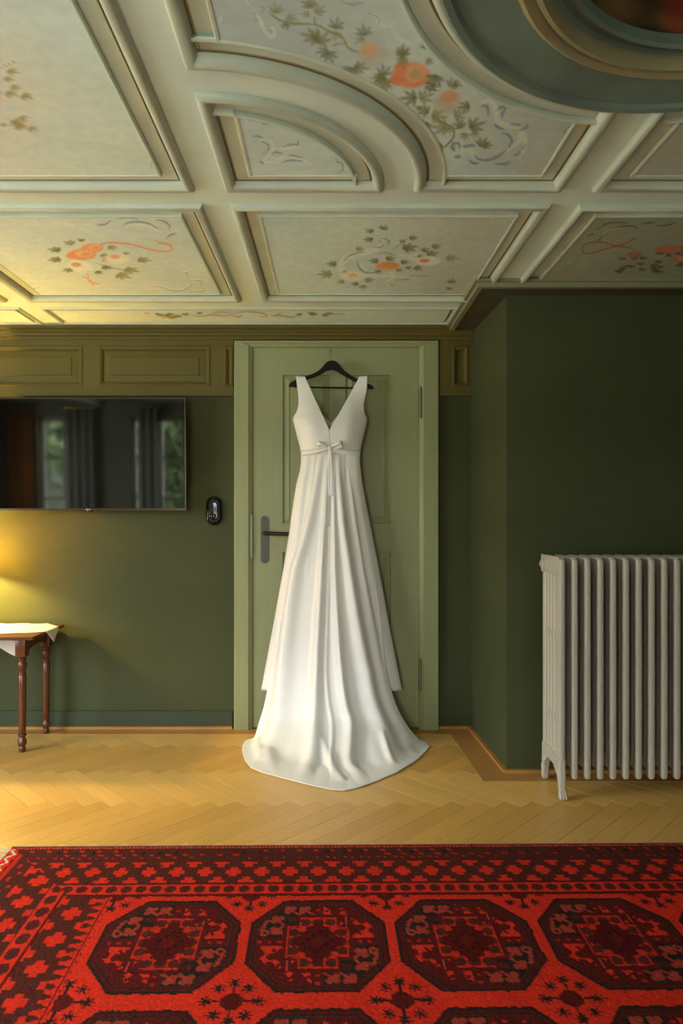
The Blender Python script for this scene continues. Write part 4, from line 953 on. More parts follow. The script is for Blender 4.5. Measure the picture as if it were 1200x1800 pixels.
dress = empty('wedding_dress', (wx(581, 3.46), 3.46, 0.0))
tag(dress, 'long white sleeveless satin wedding gown with bow belt and train, hanging on the door', 'dress')
DO = np.array(dress.location)
def dbuild(P, name, m='satin', solid=0.0016, parent=None, smooth='all'):
    o = MB().grid(np.asarray(P) - (DO if parent is None else DO)).build(name, m, parent or dress, smooth)
    if solid:
        md = o.modifiers.new('thickness', 'SOLIDIFY'); md.thickness = solid; md.offset = 0
    return o
ys = np.array([664, 672, 680, 690, 700, 712, 722, 730, 736, 745, 755, 765, 775, 785, 799], float)
LO = np.array([520, 521, 522, 523.5, 524.5, 524.5, 522, 517, 514, 516, 518.5, 521, 524, 526.5, 529])
LI = np.array([536.5, 540.2, 544, 548.6, 553.3, 558.8, 563.5, 567.2, 570, 574.3, 579, 580, 580, 580, 580])
RO = np.array([645, 645, 645, 643.5, 641, 639.5, 640, 642.5, 646, 644.5, 642.5, 640, 637.5, 635, 632.5])
RI = np.array([630.2, 626, 621.7, 616.2, 610.7, 604, 598.2, 593.7, 590.2, 585, 579.5, 579.5, 579.5, 579.5, 579.5])
BU = np.interp(ys, [664, 690, 720, 745, 775, 799], [0.004, 0.022, 0.052, 0.074, 0.070, 0.056])
yf = np.linspace(664, 799, 60)
ip = lambda a: np.interp(yf, ys, a)
def bodice_half(O, I_, sgn):
    rows = []
    O, I_, BB = ip(O), ip(I_), ip(BU)
    nu = 26
    for j, y in enumerate(yf):
        r = []
        for k in range(nu):
            f = k / (nu - 1); px = O[j] + (I_[j] - O[j]) * f
            cen = 580; hw = max(abs(ip(LO)[j] - cen), abs(ip(RO)[j] - cen))
            w_ = min(1, abs(px - cen) / hw) if y > 730 else min(1, abs(px - cen) / 66)
            Y = 3.512 - BB[j] * math.sqrt(max(0, 1 - 0.985 * w_ * w_))
            Y -= 0.010 * math.exp(-((w_ - 0.52) / 0.22) ** 2) * float(np.interp(y, [690, 735, 770, 799], [0, 1, 0.7, 0.2]))
            if y < 676: Y = 3.487 + 0.004 * (676 - y) / 12
            elif y < 700: Y = Y + (3.487 - Y) * (700 - y) / 24
            r.append(wpt(px, y, Y))
        rows.append(r)
    tops = []
    for (dy, yy) in ((3.516, 690), (3.514, 672), (3.511, 664), (3.503, 661.5), (3.494, 661.5)):
        oo_, ii_ = np.interp(yy, yf, O), np.interp(yy, yf, I_); sh_ = (3.0 if sgn < 0 else -3.0) * (yy > 668)
        tops.append([wpt(oo_ + sh_ + (ii_ - oo_ - 1.6 * sh_) * k / (nu - 1), yy + (1.5 * k / (nu - 1) * (1 if sgn < 0 else 1) - 0.75 if yy < 668 else 0), dy) for k in range(nu)])
    A = np.array(rows); Yk = A[:, :, 1].copy(); K = 9
    pad = np.concatenate([np.repeat(Yk[:1], K // 2, 0), Yk, np.repeat(Yk[-1:], K // 2, 0)])
    Ys = np.stack([pad[i:i + len(Yk)] for i in range(K)]).mean(0)
    for j, y in enumerate(yf):
        for k in range(nu):
            px = O[j] + (I_[j] - O[j]) * k / (nu - 1); A[j, k] = wpt(px, y, Ys[j, k])
    return np.concatenate([np.array(tops), A])
dbuild(bodice_half(LO, LI, -1), 'bodice'); dbuild(bodice_half(RO, RI, 1), 'bodice')
# far side of the bodice with its own shallow V
rows = []
for y in np.linspace(690, 800, 30):
    li = np.interp(y, [664, 690, 721, 743, 800], [536, 546, 559, 581, 581]); ri = np.interp(y, [664, 690, 722, 743, 800], [630, 618, 602, 581, 581])
    lo = np.interp(y, ys, LO) + 1.5; ro = np.interp(y, ys, RO) - 1.5
    rows.append([wpt(lo + (li - lo) * f, y, 3.519 - 0.006 * f) for f in np.linspace(0, 1, 8)] + [wpt(ri + (ro - ri) * f, y, 3.513 + 0.006 * f) for f in np.linspace(0, 1, 8)])
rows = np.array(rows)
dbuild(rows[:, :8], 'back_lining', 'lining'); dbuild(rows[:, 8:], 'back_lining', 'lining')
MB().tube([np.array(wpt(579.8, y, 3.512 - np.interp(y, ys, BU) - 0.0012)) - DO for y in np.linspace(755, 790, 10)], 0.0009, 6).build('seam', 'lining', dress, True)

# skirt: closed tube, hem above the floor
SY = [793, 812, 826, 850, 900, 935, 1000, 1100, 1180, 1214]
SL = [529, 529, 527.5, 521, 513, 508.5, 498, 480, 465, 459]; SR = [632.5, 632, 633.7, 636.5, 646, 653, 666, 684, 699.5, 706]
sdep = lambda y: np.interp(y, [793, 850, 1000, 1214], [0.030, 0.052, 0.080, 0.100])
def skirt_front(y, w_):
    """depth of the skirt's near face at row y, w in -1..1"""
    A = np.interp(y, [793, 840, 950, 1214], [0.001, 0.004, 0.008, 0.012])
    f = 0.5 * np.cos(w_ * 15 + 0.6) + 0.35 * np.cos(w_ * 26 + 2.0)
    return 3.490 - sdep(y) * np.sqrt(np.clip(1 - w_ ** 2, 0, 1)) - A * f * np.clip(1.05 - abs(w_) ** 4, 0, 1)
rows = []
for y in np.concatenate([np.linspace(793, 830, 14), np.linspace(836, 1214, 80)]):
    L_, R_ = np.interp(y, SY, SL), np.interp(y, SY, SR); r = []
    for th in np.linspace(-math.pi / 2, math.pi / 2, 110):
        w_ = math.sin(th); Y = float(skirt_front(y, w_)); yy = y
        if y > 1170: yy = y + (y - 1170) / 44 * (3.5 * (1 - w_ * w_) + 1.2 * math.sin(w_ * 14) + (-3 if w_ > 0.93 else 0))
        r.append(wpt((L_ + R_) / 2 + (R_ - L_) / 2 * w_, yy, Y))
    for th in np.linspace(math.pi / 2, -math.pi / 2, 30)[1:]:
        w_ = math.sin(th); Y = 3.490 + 0.022 * math.cos(th)
        r.append(wpt((L_ + R_) / 2 + (R_ - L_) / 2 * w_ * 0.995, y, Y))
    rows.append(r)
dbuild(np.array(rows), 'skirt')

# train: falls from the waist, reaches the floor and fans out over it
U = np.linspace(-1, 1, 240)
lv = []
def hang_row(y, L_, R_, yc, ye):
    px = (L_ + R_) / 2 + (R_ - L_) / 2 * U
    Y = ye + (yc - ye) * np.clip(1 - np.abs(U) ** 2.2, 0, 1)
    return np.stack([wx(px, Y), Y, wz(y, Y)], 1)
lv.append(hang_row(797, 541, 621, 3.454, 3.478)); lv.append(hang_row(850, 533, 629, 3.430, 3.466))
lv.append(hang_row(920, 521, 642, 3.404, 3.456)); lv.append(hang_row(1000, 506, 657, 3.386, 3.446)); lv.append(hang_row(1100, 487, 671, 3.350, 3.432))
lv.append(hang_row(1180, 474, 680, 3.305, 3.416)); lv.append(hang_row(1235, 464, 695, 3.262, 3.400)); lv.append(hang_row(1272, 453, 714, 3.225, 3.385))
def floor_row(pts, z):
    u = [p[0] for p in pts]; x = np.interp(U, u, [p[1] for p in pts]); y = np.interp(U, u, [p[2] for p in pts])
    Y = F * (CH - z) / (y - VY); return np.stack([wx(x, Y), Y, np.full_like(U, z)], 1)
con = [(-1, 446, 1294), (-0.8, 464, 1308), (-0.5, 508, 1322), (-0.2, 556, 1332), (0.1, 590, 1336), (0.4, 635, 1331), (0.7, 690, 1316), (0.9, 722, 1303), (1, 734, 1297)]
hem = [(-1, 431, 1302), (-0.95, 426, 1310), (-0.90, 425, 1320), (-0.84, 430, 1336), (-0.77, 441, 1350), (-0.66, 460, 1358), (-0.5, 490, 1366), (-0.25, 535, 1378), (0, 578, 1387.5), (0.1, 603, 1390), (0.25, 628, 1385), (0.45, 662, 1373), (0.62, 697, 1358), (0.78, 730, 1338), (0.88, 748, 1321), (0.95, 755, 1312), (1, 746, 1303)]
mid = [(a, (p + x) / 2, (q + y) / 2) for a, p, q, x, y in [(u, np.interp(u, [c[0] for c in con], [c[1] for c in con]), np.interp(u, [c[0] for c in con], [c[2] for c in con]), np.interp(u, [c[0] for c in hem], [c[1] for c in hem]), np.interp(u, [c[0] for c in hem], [c[2] for c in hem])) for u in np.linspace(-1, 1, 41)]]
lv.append(floor_row(con, 0.028)); lv.append(floor_row(mid, 0.010)); lv.append(floor_row(hem, 0.004))
LV = np.array(lv); nl = len(lv)
vt = []   # samples along the fall
Q = np.concatenate([2 * LV[:1] - LV[1:2], LV, 2 * LV[-1:] - LV[-2:-1]])
PP = []; vv = []
for i in range(1, nl):
    for t_ in np.linspace(0, 1, 20, endpoint=(i == nl - 1)):
        a_, b_, c_, d_ = Q[i - 1], Q[i], Q[i + 1], Q[i + 2]
        PP.append(0.5 * (2 * b_ + (c_ - a_) * t_ + (2 * a_ - 5 * b_ + 4 * c_ - d_) * t_ ** 2 + (3 * b_ - a_ - 3 * c_ + d_) * t_ ** 3)); vv.append(i - 1 + t_)
PP = np.array(PP); vv = np.array(vv)
du = np.gradient(PP, axis=1); dv = np.gradient(PP, axis=0); N = np.cross(du, dv); N /= np.linalg.norm(N, axis=2, keepdims=True) + 1e-9
if N[10, 120, 1] > 0: N = -N
VV = vv[:, None]; UU = U[None, :]
# ridges: (v levels, u positions, half width, amplitude)
RID = [([0, 2, 3, 5, 8, 10], [-0.40, -0.66, -0.84, -0.80, -0.74, -0.70], 0.15, 0.030),
       ([0, 2, 3, 5, 8, 10], [-0.15, -0.20, -0.22, -0.20, -0.26, -0.30], 0.085, 0.026),
       ([0, 2, 3, 5, 8, 10], [0.12, 0.09, 0.09, 0.22, 0.26, 0.34], 0.075, 0.026),
       ([0, 2, 3, 5, 8, 10], [0.30, 0.34, 0.42, 0.66, 0.66, 0.70], 0.13, 0.032),
       ([0, 2, 3, 5, 8, 10], [0.75, 0.72, 0.74, 0.93, 0.94, 0.95], 0.09, 0.016),
       ([0, 2, 3, 5, 8, 10], [-0.02, -0.04, -0.05, -0.04, 0.02, 0.05], 0.035, 0.006)]
AMP = np.interp(vv, [0, 0.6, 2, 3, 5, 7, 8, 8.7, 9.3, 10], [0.05, 0.22, 0.6, 0.85, 1.0, 1.0, 0.95, 0.6, 0.22, 0.03])[:, None]
D = np.zeros(PP.shape[:2])
for lvls, us, wd, am in RID:
    uc = np.interp(vv, lvls, us)[:, None]; x = (UU - uc) / wd
    D += am * np.exp(-np.abs(x) ** 2.0)
D *= 1.35
D -= 0.022
edge = np.clip((1 - np.abs(UU)) / 0.10, 0, 1)
PP = PP + N * (D * AMP * (0.25 + 0.75 * edge))[..., None]
# soft creases where the cloth meets the floor, given as segments in floor coordinates
def seg(p0, p1, wd, h):
    def fl(p): Y = F * CH / (p[1] - VY); return np.array([wx(p[0], Y), Y])
    a_, b_ = fl(p0), fl(p1); d = b_ - a_; L2 = d @ d
    t_ = np.clip(((PP[..., 0] - a_[0]) * d[0] + (PP[..., 1] - a_[1]) * d[1]) / L2, 0, 1)
    r = np.hypot(PP[..., 0] - a_[0] - t_ * d[0], PP[..., 1] - a_[1] - t_ * d[1])
    low = np.clip((vv[:, None] - 7.2) / 0.8, 0, 1) * np.clip((10 - vv[:, None]) / 0.35, 0, 1)
    PP[..., 2] += h * np.exp(-(r / wd) ** 2) * low * (1 - 0.75 * t_)
seg((556, 1312), (600, 1372), 0.022, 0.040); seg((575, 1310), (583, 1330), 0.014, 0.034); seg((672, 1322), (690, 1345), 0.016, 0.030); seg((642, 1312), (664, 1342), 0.03, 0.022)
seg((452, 1310), (456, 1338), 0.02, 0.020); seg((470, 1330), (480, 1358), 0.03, 0.012); seg((700, 1300), (724, 1326), 0.03, 0.022); seg((520, 1325), (505, 1355), 0.05, 0.010); seg((610, 1318), (622, 1362), 0.03, -0.012)
PP[..., 2] = np.maximum(PP[..., 2], 0.0035 + 0.001 * np.abs(np.sin(UU * 20)))
dbuild(PP, 'train', solid=0.0018)

# ribbon belt, bow and tails
def bod_y(px, py):
    w_ = min(1, abs(px - 580) / 52); return 3.512 - np.interp(py, ys, BU) * math.sqrt(max(0, 1 - 0.985 * w_ * w_)) - 0.012
def ribbon(path, hw, name, twist=None):
    P = []
    for i, (px, py, Y) in enumerate(path):
        h = hw[i] if isinstance(hw, list) else hw
        P.append([wpt(px, py - h, Y), wpt(px, py - h * 0.3, Y - 0.002), wpt(px, py + h * 0.3, Y - 0.002), wpt(px, py + h, Y)])
    return dbuild(np.array(P), name)
ribbon([(x, y, bod_y(x, y)) for x, y in zip(np.linspace(528.5, 579, 14), np.interp(np.linspace(528.5, 579, 14), [528, 545, 562, 579], [797, 795, 792, 788]))], [5, 5, 5, 4.8, 4.6, 4.4, 4.2, 4, 3.8, 3.5, 3.2, 2.8, 2.4, 2], 'belt')
ribbon([(x, y, bod_y(x, y)) for x, y in zip(np.linspace(580, 633, 14), np.interp(np.linspace(580, 633, 14), [579, 595, 612, 633], [788, 792, 795, 796]))], [2, 2.4, 2.8, 3.2, 3.5, 3.8, 4, 4.2, 4.4, 4.6, 4.8, 5, 5, 5], 'belt')
bow = MB()
yb0 = bod_y(580, 787)
def loop_(pts, hw):
    P = np.array([[wpt(px, py - h, Y), wpt(px, py, Y - 0.0015), wpt(px, py + h, Y)] for (px, py, Y), h in zip(pts, hw)]) - DO
    bow.grid(P)
loop_([(579, 787, yb0 - 0.004), (571, 782.5, yb0 - 0.014), (563, 779, yb0 - 0.022), (558, 778.5, yb0 - 0.020), (557.5, 780, yb0 - 0.012), (563, 783.5, yb0 - 0.004), (572, 787, yb0 - 0.001), (579, 788, yb0)], [1.4, 2.6, 3.8, 4.2, 4.2, 3.8, 2.6, 1.4])
loop_([(580, 787, yb0 - 0.004), (587, 782, yb0 - 0.014), (594, 778.5, yb0 - 0.022), (600, 778, yb0 - 0.020), (602, 781, yb0 - 0.012), (597, 785, yb0 - 0.004), (588, 788, yb0 - 0.001), (580, 788, yb0)], [1.4, 2.6, 3.6, 3.8, 4.0, 3.8, 2.6, 1.4])
kn = [(r * 0.0085, h) for r, h in ((0.2, -0.012), (0.8, -0.009), (1.0, -0.003), (1.0, 0.003), (0.8, 0.009), (0.2, 0.012))]
kc = np.array(wpt(579.5, 787.5, yb0 - 0.006)) - DO
bow.lathe(kn, tuple(kc), 10, 'x')
bo = bow.build('bow', 'satin', dress, 'all'); md = bo.modifiers.new('thickness', 'SOLIDIFY'); md.thickness = 0.0012
tpx = VX + PP[..., 0] / PP[..., 1] * F; tpy = VY - (PP[..., 2] - CH) / PP[..., 1] * F
def train_y(px, py):
    k = np.argmin((tpx - px) ** 2 + (tpy - py) ** 2); return PP[..., 1].ravel()[k]
def tail(x0, x1, y1, hw, dy):
    P = []
    for t_ in np.linspace(0, 1, 14):
        y = 788 + (y1 - 788) * t_; x = x0 + (x1 - x0) * t_; h = 1.6 + (hw - 1.6) * min(1, t_ * 4); q_ = min(1, max(0, (y - 790) / 14))
        P.append([wpt(x + s_ * h, y, (yb0 - 0.004) * (1 - q_) + q_ * min(train_y(x + s_ * h, max(y, 802)), 3.446) - dy) for s_ in (-1, -0.4, 0.4, 1)])
    dbuild(np.array(P), 'ribbon_tail')
tail(579, 574.5, 925, 4.4, 0.0030); tail(580, 580.5, 872, 4.2, 0.0045)

# ================================================================== TELEVISION
YT = 3.470; TX0, TX1 = -1.735, wx(327.5, YT); TZ0, TZ1 = wz(897, YT), wz(700, YT)
tv = empty('television', ((TX0 + TX1) / 2, YT + 0.02, TZ0)); tv.rotation_euler = (math.radians(1.6), 0, 0)
tag(tv, 'flat black wall-mounted television reflecting windows above the side table', 'television')
hw, hh = (TX1 - TX0) / 2, TZ1 - TZ0
MB().box(-hw, hw, -0.022, 0.012, 0, hh, 0.003).build('casing', 'tv_frame', tv)
fr = MB()
fr.box(-hw, hw, -0.026, -0.020, 0, 0.011).box(-hw, hw, -0.026, -0.020, hh - 0.006, hh).box(-hw, -hw + 0.006, -0.026, -0.020, 0.011, hh - 0.006).box(hw - 0.006, hw, -0.026, -0.020, 0.011, hh - 0.006)
fr.build('bezel', mat('tv_bezel', S(70, 60, 48), 0.25, metal=0.8), tv)
MB().box(-hw + 0.006, hw - 0.006, -0.0235, -0.021, 0.011, hh - 0.006).build('screen', 'tv_screen', tv)
xl = wx(155, YT) - (TX0 + TX1) / 2
lg = MB().lathe([(0.0035, -0.0275), (0.0035, -0.0255)], (xl - 0.006, 0, 0.0055), 12, 'y'); lg.box(xl + 0.001, xl + 0.003, -0.0275, -0.0255, 0.0025, 0.0085).box(xl + 0.001, xl + 0.006, -0.0275, -0.0255, 0.0025, 0.004)
lg.box(xl + 0.008, xl + 0.010, -0.0275, -0.0255, 0.0025, 0.0085).box(xl + 0.008, xl + 0.013, -0.0275, -0.0255, 0.007, 0.0085).box(xl + 0.008, xl + 0.013, -0.0275, -0.0255, 0.0025, 0.004).box(xl + 0.0115, xl + 0.013, -0.0275, -0.0255, 0.0025, 0.0058)
lg.build('logo', 'logo_grey', tv)
ir = MB().box(xl - 0.012, xl + 0.022, -0.024, -0.008, -0.005, 0.0, 0.0015).build('sensor_bar', 'tv_frame', tv)
MB().lathe([(0.0022, -0.0255), (0.0022, -0.0238)], (xl - 0.001, 0, -0.0025), 10, 'y').build('status_light', 'led_red', ir)
MB().box(-0.2, 0.2, 0.010, 0.085, 0.15, 0.42).build('wall_mount', 'tv_frame', tv)

# ================================================================== BLACK OVAL WALL FITTING
YW = DW - 0.02; ox, oz = wx(375.3, YW), wz(898, YW)
wf = empty('wall_fitting', (ox, DW, oz)); tag(wf, 'small glossy black oval fitting on the green wall between television and door', 'wall fitting')
def pill(r, hh_, y, n=14):
    return [(r * math.cos(t_), y, hh_ + r * math.sin(t_)) for t_ in np.linspace(0, math.pi, n)] + [(r * math.cos(t_), y, -hh_ + r * math.sin(t_)) for t_ in np.linspace(math.pi, 2 * math.pi, n)]
def pill_loft(prof, name, m, parent):
    mb = MB(); vs = []; fs = []
    for r, h, y in prof: vs += pill(r, h, y)
    n = 28
    for i in range(len(prof) - 1):
        for k in range(n): fs.append((i * n + k, i * n + (k + 1) % n, (i + 1) * n + (k + 1) % n, (i + 1) * n + k))
    fs.append(tuple((len(prof) - 1) * n + k for k in range(n)))
    return mb.add(vs, fs).build(name, m, parent, True)
hp = 0.0345
pill_loft([(0.0405, hp, 0), (0.0415, hp, -0.008), (0.039, hp, -0.018), (0.033, hp * 0.98, -0.024), (0.030, hp * 0.9, -0.025), (0.027, hp * 0.86, -0.019)], 'housing', 'gloss_black', wf)
pill_loft([(0.0255, hp * 0.8, -0.015), (0.0255, hp * 0.8, -0.022), (0.022, hp * 0.75, -0.0255), (0.019, hp * 0.7, -0.026)], 'cover', 'gloss_black', wf)
MB().lathe([(0.0145, -0.024), (0.0145, -0.029), (0.012, -0.031), (0.004, -0.0315)], (0, 0, -0.028), 20, 'y').build('button', 'gloss_black', wf, True)

# ================================================================== SIDE TABLE
TH = 0.552; tx1 = -1.388; tx0 = -2.55; ty0, ty1 = 3.172, 3.548
table = empty('side_table', ((tx0 + tx1) / 2, (ty0 + ty1) / 2, 0)); tag(table, 'small brown wooden side table with turned legs below the television', 'table')
TO = Vector(table.location)
def tb(x0, x1, y0, y1, z0, z1, name, c=0.0):
    return MB().box(x0 - TO.x, x1 - TO.x, y0 - TO.y, y1 - TO.y, z0, z1, c).build(name, 'table_wood', table)
tb(tx0, tx1, ty0, ty1, TH - 0.016, TH, 'table_top', 0.004)
LX = (tx0 + 0.075, tx1 - 0.075); LY = (ty0 + 0.055, ty1 - 0.050)
leg = MB(); hb = 0.0235
leg.box(-hb, hb, -hb, hb, TH - 0.100, TH - 0.016, 0.002)
zt_ = TH - 0.100
pr_ = [(0.020, zt_), (0.014, zt_ - 0.006), (0.019, zt_ - 0.010), (0.019, zt_ - 0.015), (0.0145, zt_ - 0.019), (0.017, zt_ - 0.024), (0.0215, zt_ - 0.034), (0.0225, zt_ - 0.044), (0.019, zt_ - 0.056), (0.014, zt_ - 0.062), (0.018, zt_ - 0.066), (0.018, zt_ - 0.071), (0.0150, zt_ - 0.075), (0.018, zt_ - 0.079), (0.018, zt_ - 0.083), (0.0150, zt_ - 0.087),
       (0.0185, zt_ - 0.095), (0.0190, zt_ - 0.16), (0.0165, 0.115), (0.0155, 0.092), (0.014, 0.088), (0.0195, 0.082), (0.0195, 0.077), (0.013, 0.071), (0.014, 0.066), (0.0190, 0.056), (0.0210, 0.046), (0.0185, 0.034), (0.0125, 0.027), (0.0150, 0.020), (0.0155, 0.010), (0.0140, 0.0014)]
leg.lathe(pr_[::-1], (0, 0, 0), 20)
leg_o = None
for lx in LX:
    for ly in LY:
        if leg_o is None:
            leg_o = leg.build('leg', 'table_wood', table, True); lo_ = leg_o
        else:
            lo_ = leg_o.copy(); COL.objects.link(lo_); lo_.parent = table
        lo_.location = (lx - TO.x, ly - TO.y, 0)
def apron(ax, a0, a1, pos):
    pts = [(a0, TH - 0.016), (a0, TH - 0.098)]
    for t_ in np.linspace(0, 1, 9)[1:-1]: pts.append((a0 + (a1 - a0) * t_, TH - 0.090 + 0.026 * math.sin(math.pi * t_) ** 0.7))
    pts += [(a1, TH - 0.098), (a1, TH - 0.016)]
    return MB().prism(pts, ax, pos - 0.008, pos + 0.008).build('apron', 'table_wood', table)
apron('x', LY[0] + hb - TO.y, LY[1] - hb - TO.y, LX[1] + 0.006 - TO.x); apron('x', LY[0] + hb - TO.y, LY[1] - hb - TO.y, LX[0] - 0.006 - TO.x)
apron('y', LX[0] + hb - TO.x, LX[1] - hb - TO.x, LY[1] + 0.006 - TO.y)
# white cloth laid askew, corners hanging over the right and the wall side
clo = empty('table_cloth', (-1.7, 3.4, TH)); tag(clo, 'white cloth with a corner hanging over the edge of the side table', 'tablecloth')
polyc = [(-1.313, 3.392), (-1.39, 3.298), (-1.575, 3.245), (-1.80, 3.205), (-2.05, 3.20), (-2.20, 3.38), (-1.98, 3.55), (-1.65, 3.722)]
def xr(Y):
    xs_ = []
    n_ = len(polyc)
    for i in range(n_):
        (xa, ya), (xb_, yb_) = polyc[i], polyc[(i + 1) % n_]
        if (ya <= Y < yb_) or (yb_ <= Y < ya): xs_.append(xa + (xb_ - xa) * (Y - ya) / (yb_ - ya))
    return min(xs_), max(xs_)
rows = []; cz = TH + 0.0018
for Y in np.concatenate([np.linspace(3.2005, 3.552, 40), np.linspace(3.557, 3.7215, 14)]):
    a_, b_ = xr(Y); r = []
    for f in np.linspace(0, 1, 60):
        x = a_ + (b_ - a_) * f; y = Y; z = cz
        fx_ = tx1 + 0.003
        if x > fx_:
            d = x - fx_; z = cz - max(0, d - 0.002) * 0.97; x = fx_ + min(d, 0.004) + 0.10 * max(0, d - 0.004) * math.sin(y * 60) * 0.3
        fy_ = ty1 + 0.003
        if y > fy_:
            d = y - fy_; z = cz - max(0, d - 0.002); y = fy_ + min(d, 0.004) + 0.004 * math.sin(x * 50)
        r.append((x + 1.7, y - 3.4, z - TH + (0.0006 * math.sin(x * 40) * math.sin(y * 33))))
    rows.append(r)
c_ = MB().grid(np.array(rows)).build('cloth', 'linen', clo, 'all'); md = c_.modifiers.new('thickness', 'SOLIDIFY'); md.thickness = 0.0012
# little brown dish at the frame's edge
dish = empty('small_dish', (-1.716, 3.34, TH + 0.0026)); tag(dish, 'little brown dish with gilt rim on the white cloth at the picture edge', 'dish')
MB().lathe([(0.030, 0), (0.034, 0.002), (0.050, 0.010), (0.052, 0.012), (0.048, 0.012), (0.032, 0.005), (0.004, 0.004)], (0, 0, 0), 24).build('bowl', 'dish_brown', dish, True)
MB().lathe([(0.0505, 0.0115), (0.0525, 0.0118), (0.0525, 0.0132), (0.0505, 0.0135)], (0, 0, 0), 24).build('rim', 'brass', dish, True)
# table lamp (just outside the left edge), the warm light of the picture
LP = (-1.88, 3.38)
lamp = empty('table_lamp', (LP[0], LP[1], TH + 0.0042)); tag(lamp, 'brass table lamp with low cream shade at the far end of the side table', 'lamp')
MB().lathe([(0.065, 0), (0.065, 0.012), (0.05, 0.018), (0.02, 0.026), (0.014, 0.05), (0.022, 0.08), (0.03, 0.11), (0.022, 0.15), (0.011, 0.175), (0.009, 0.235), (0.014, 0.24), (0.014, 0.27)], (0, 0, 0), 24).build('base', 'brass', lamp, True)
SZ0, SZ1 = 0.265, 0.405
shd = MB(); n_ = 40; vs_ = []
for r_, h_ in ((0.155, SZ0), (0.066, SZ1), (0.064, SZ1), (0.153, SZ0)):
    vs_ += [(r_ * math.cos(2 * math.pi * k / n_), r_ * math.sin(2 * math.pi * k / n_), h_) for k in range(n_)]
fs_ = []
for i in range(3):
    for k in range(n_): fs_.append((i * n_ + k, i * n_ + (k + 1) % n_, (i + 1) * n_ + (k + 1) % n_, (i + 1) * n_ + k))
shd.add(vs_, fs_).build('lamp_shade', 'shade_cream', lamp, True)
ld = bpy.data.lights.new('bulb', 'POINT'); ld.energy = LAMP_W; ld.color = (1.0, 0.66, 0.15); ld.shadow_soft_size = 0.03
lo = bpy.data.objects.new('bulb', ld); COL.objects.link(lo); lo.parent = lamp; lo.location = (0, 0, 0.330)

# ================================================================== RADIATOR
RXL, RYF, RYB = 0.893, 2.680, 2.910
rad = empty('radiator', (RXL, (RYF + RYB) / 2, 0)); tag(rad, 'grey-beige cast iron column radiator standing before the dark green wall', 'radiator')
PIT, NC = 0.0504, 6; cp_ = (RYB - RYF) / NC; ZT, ZB = 0.958, 0.080
def y_of(k): return RYF + cp_ * (k + 0.5) - rad.location.y
def section(first=False):
    m = MB(); hx_ = 0.0105
    for k in range(NC):
        yc = y_of(k); n = 12
        rx = 0.0118 if k in (0, NC - 1) else 0.0085; ry = cp_ * 0.485
        zt2 = ZT - (0.004 if 0 < k < NC - 1 else 0.012); zb2 = ZB + (0.0 if k == 0 else 0.03 if k < NC - 1 else 0.0)
        prof = [(0.25, zb2 - 0.004), (0.75, zb2), (1, zb2 + 0.012), (1, zt2 - 0.03), (1, zt2 - 0.010), (0.75, zt2 - 0.002), (0.3, zt2)]
        vs_ = []; fs_ = []
        for s_, z_ in prof:
            for i in range(n):
                t_ = 2 * math.pi * (i + 0.5) / n; c_, n2 = math.cos(t_), math.sin(t_)
                c_ = math.copysign(abs(c_) ** (0.45 if k == 0 else 0.85), c_); n2 = math.copysign(abs(n2) ** (0.45 if k == 0 else 0.85), n2)
                vs_.append((rx * s_ * c_, yc + ry * s_ * n2, z_))
        for a_ in range(len(prof) - 1):
            for i in range(n): fs_.append((a_ * n + i, a_ * n + (i + 1) % n, (a_ + 1) * n + (i + 1) % n, (a_ + 1) * n + i))
        fs_ += [tuple(range(n))[::-1], tuple((len(prof) - 1) * n + i for i in range(n))]
        m.add(vs_, fs_)
    y0, y1 = y_of(0), y_of(NC - 1)
    # headers and webs between the columns
    m.box(-0.0100, 0.0100, y0 - 0.006, y1 + 0.012, ZT - 0.078, ZT - 0.006, 0.004)
    m.box(-0.0092, 0.0092, y0, y1, ZB + 0.030, ZB + 0.085, 0.004)
    for zc in (0.300, 0.635):
        m.box(-0.0066, 0.0066, y0, y1, zc - 0.018, zc + 0.018, 0.002)
    # nipples joining neighbouring sections
    m.lathe([(0.024, 0.008), (0.024, PIT - 0.008)], (0, y_of(3), ZT - 0.044), 14, 'x'); m.lathe([(0.022, 0.008), (0.022, PIT - 0.008)], (0, y_of(3), ZB + 0.058), 14, 'x')
    return m
NS = 15; x0_ = 0.013
so = section().build('section', 'rad_paint', rad, True)
so.location = (x0_, 0, 0)
for i in range(1, NS):
    o = so.copy(); COL.objects.link(o); o.parent = rad; o.location = (x0_ + PIT * i, 0, 0)
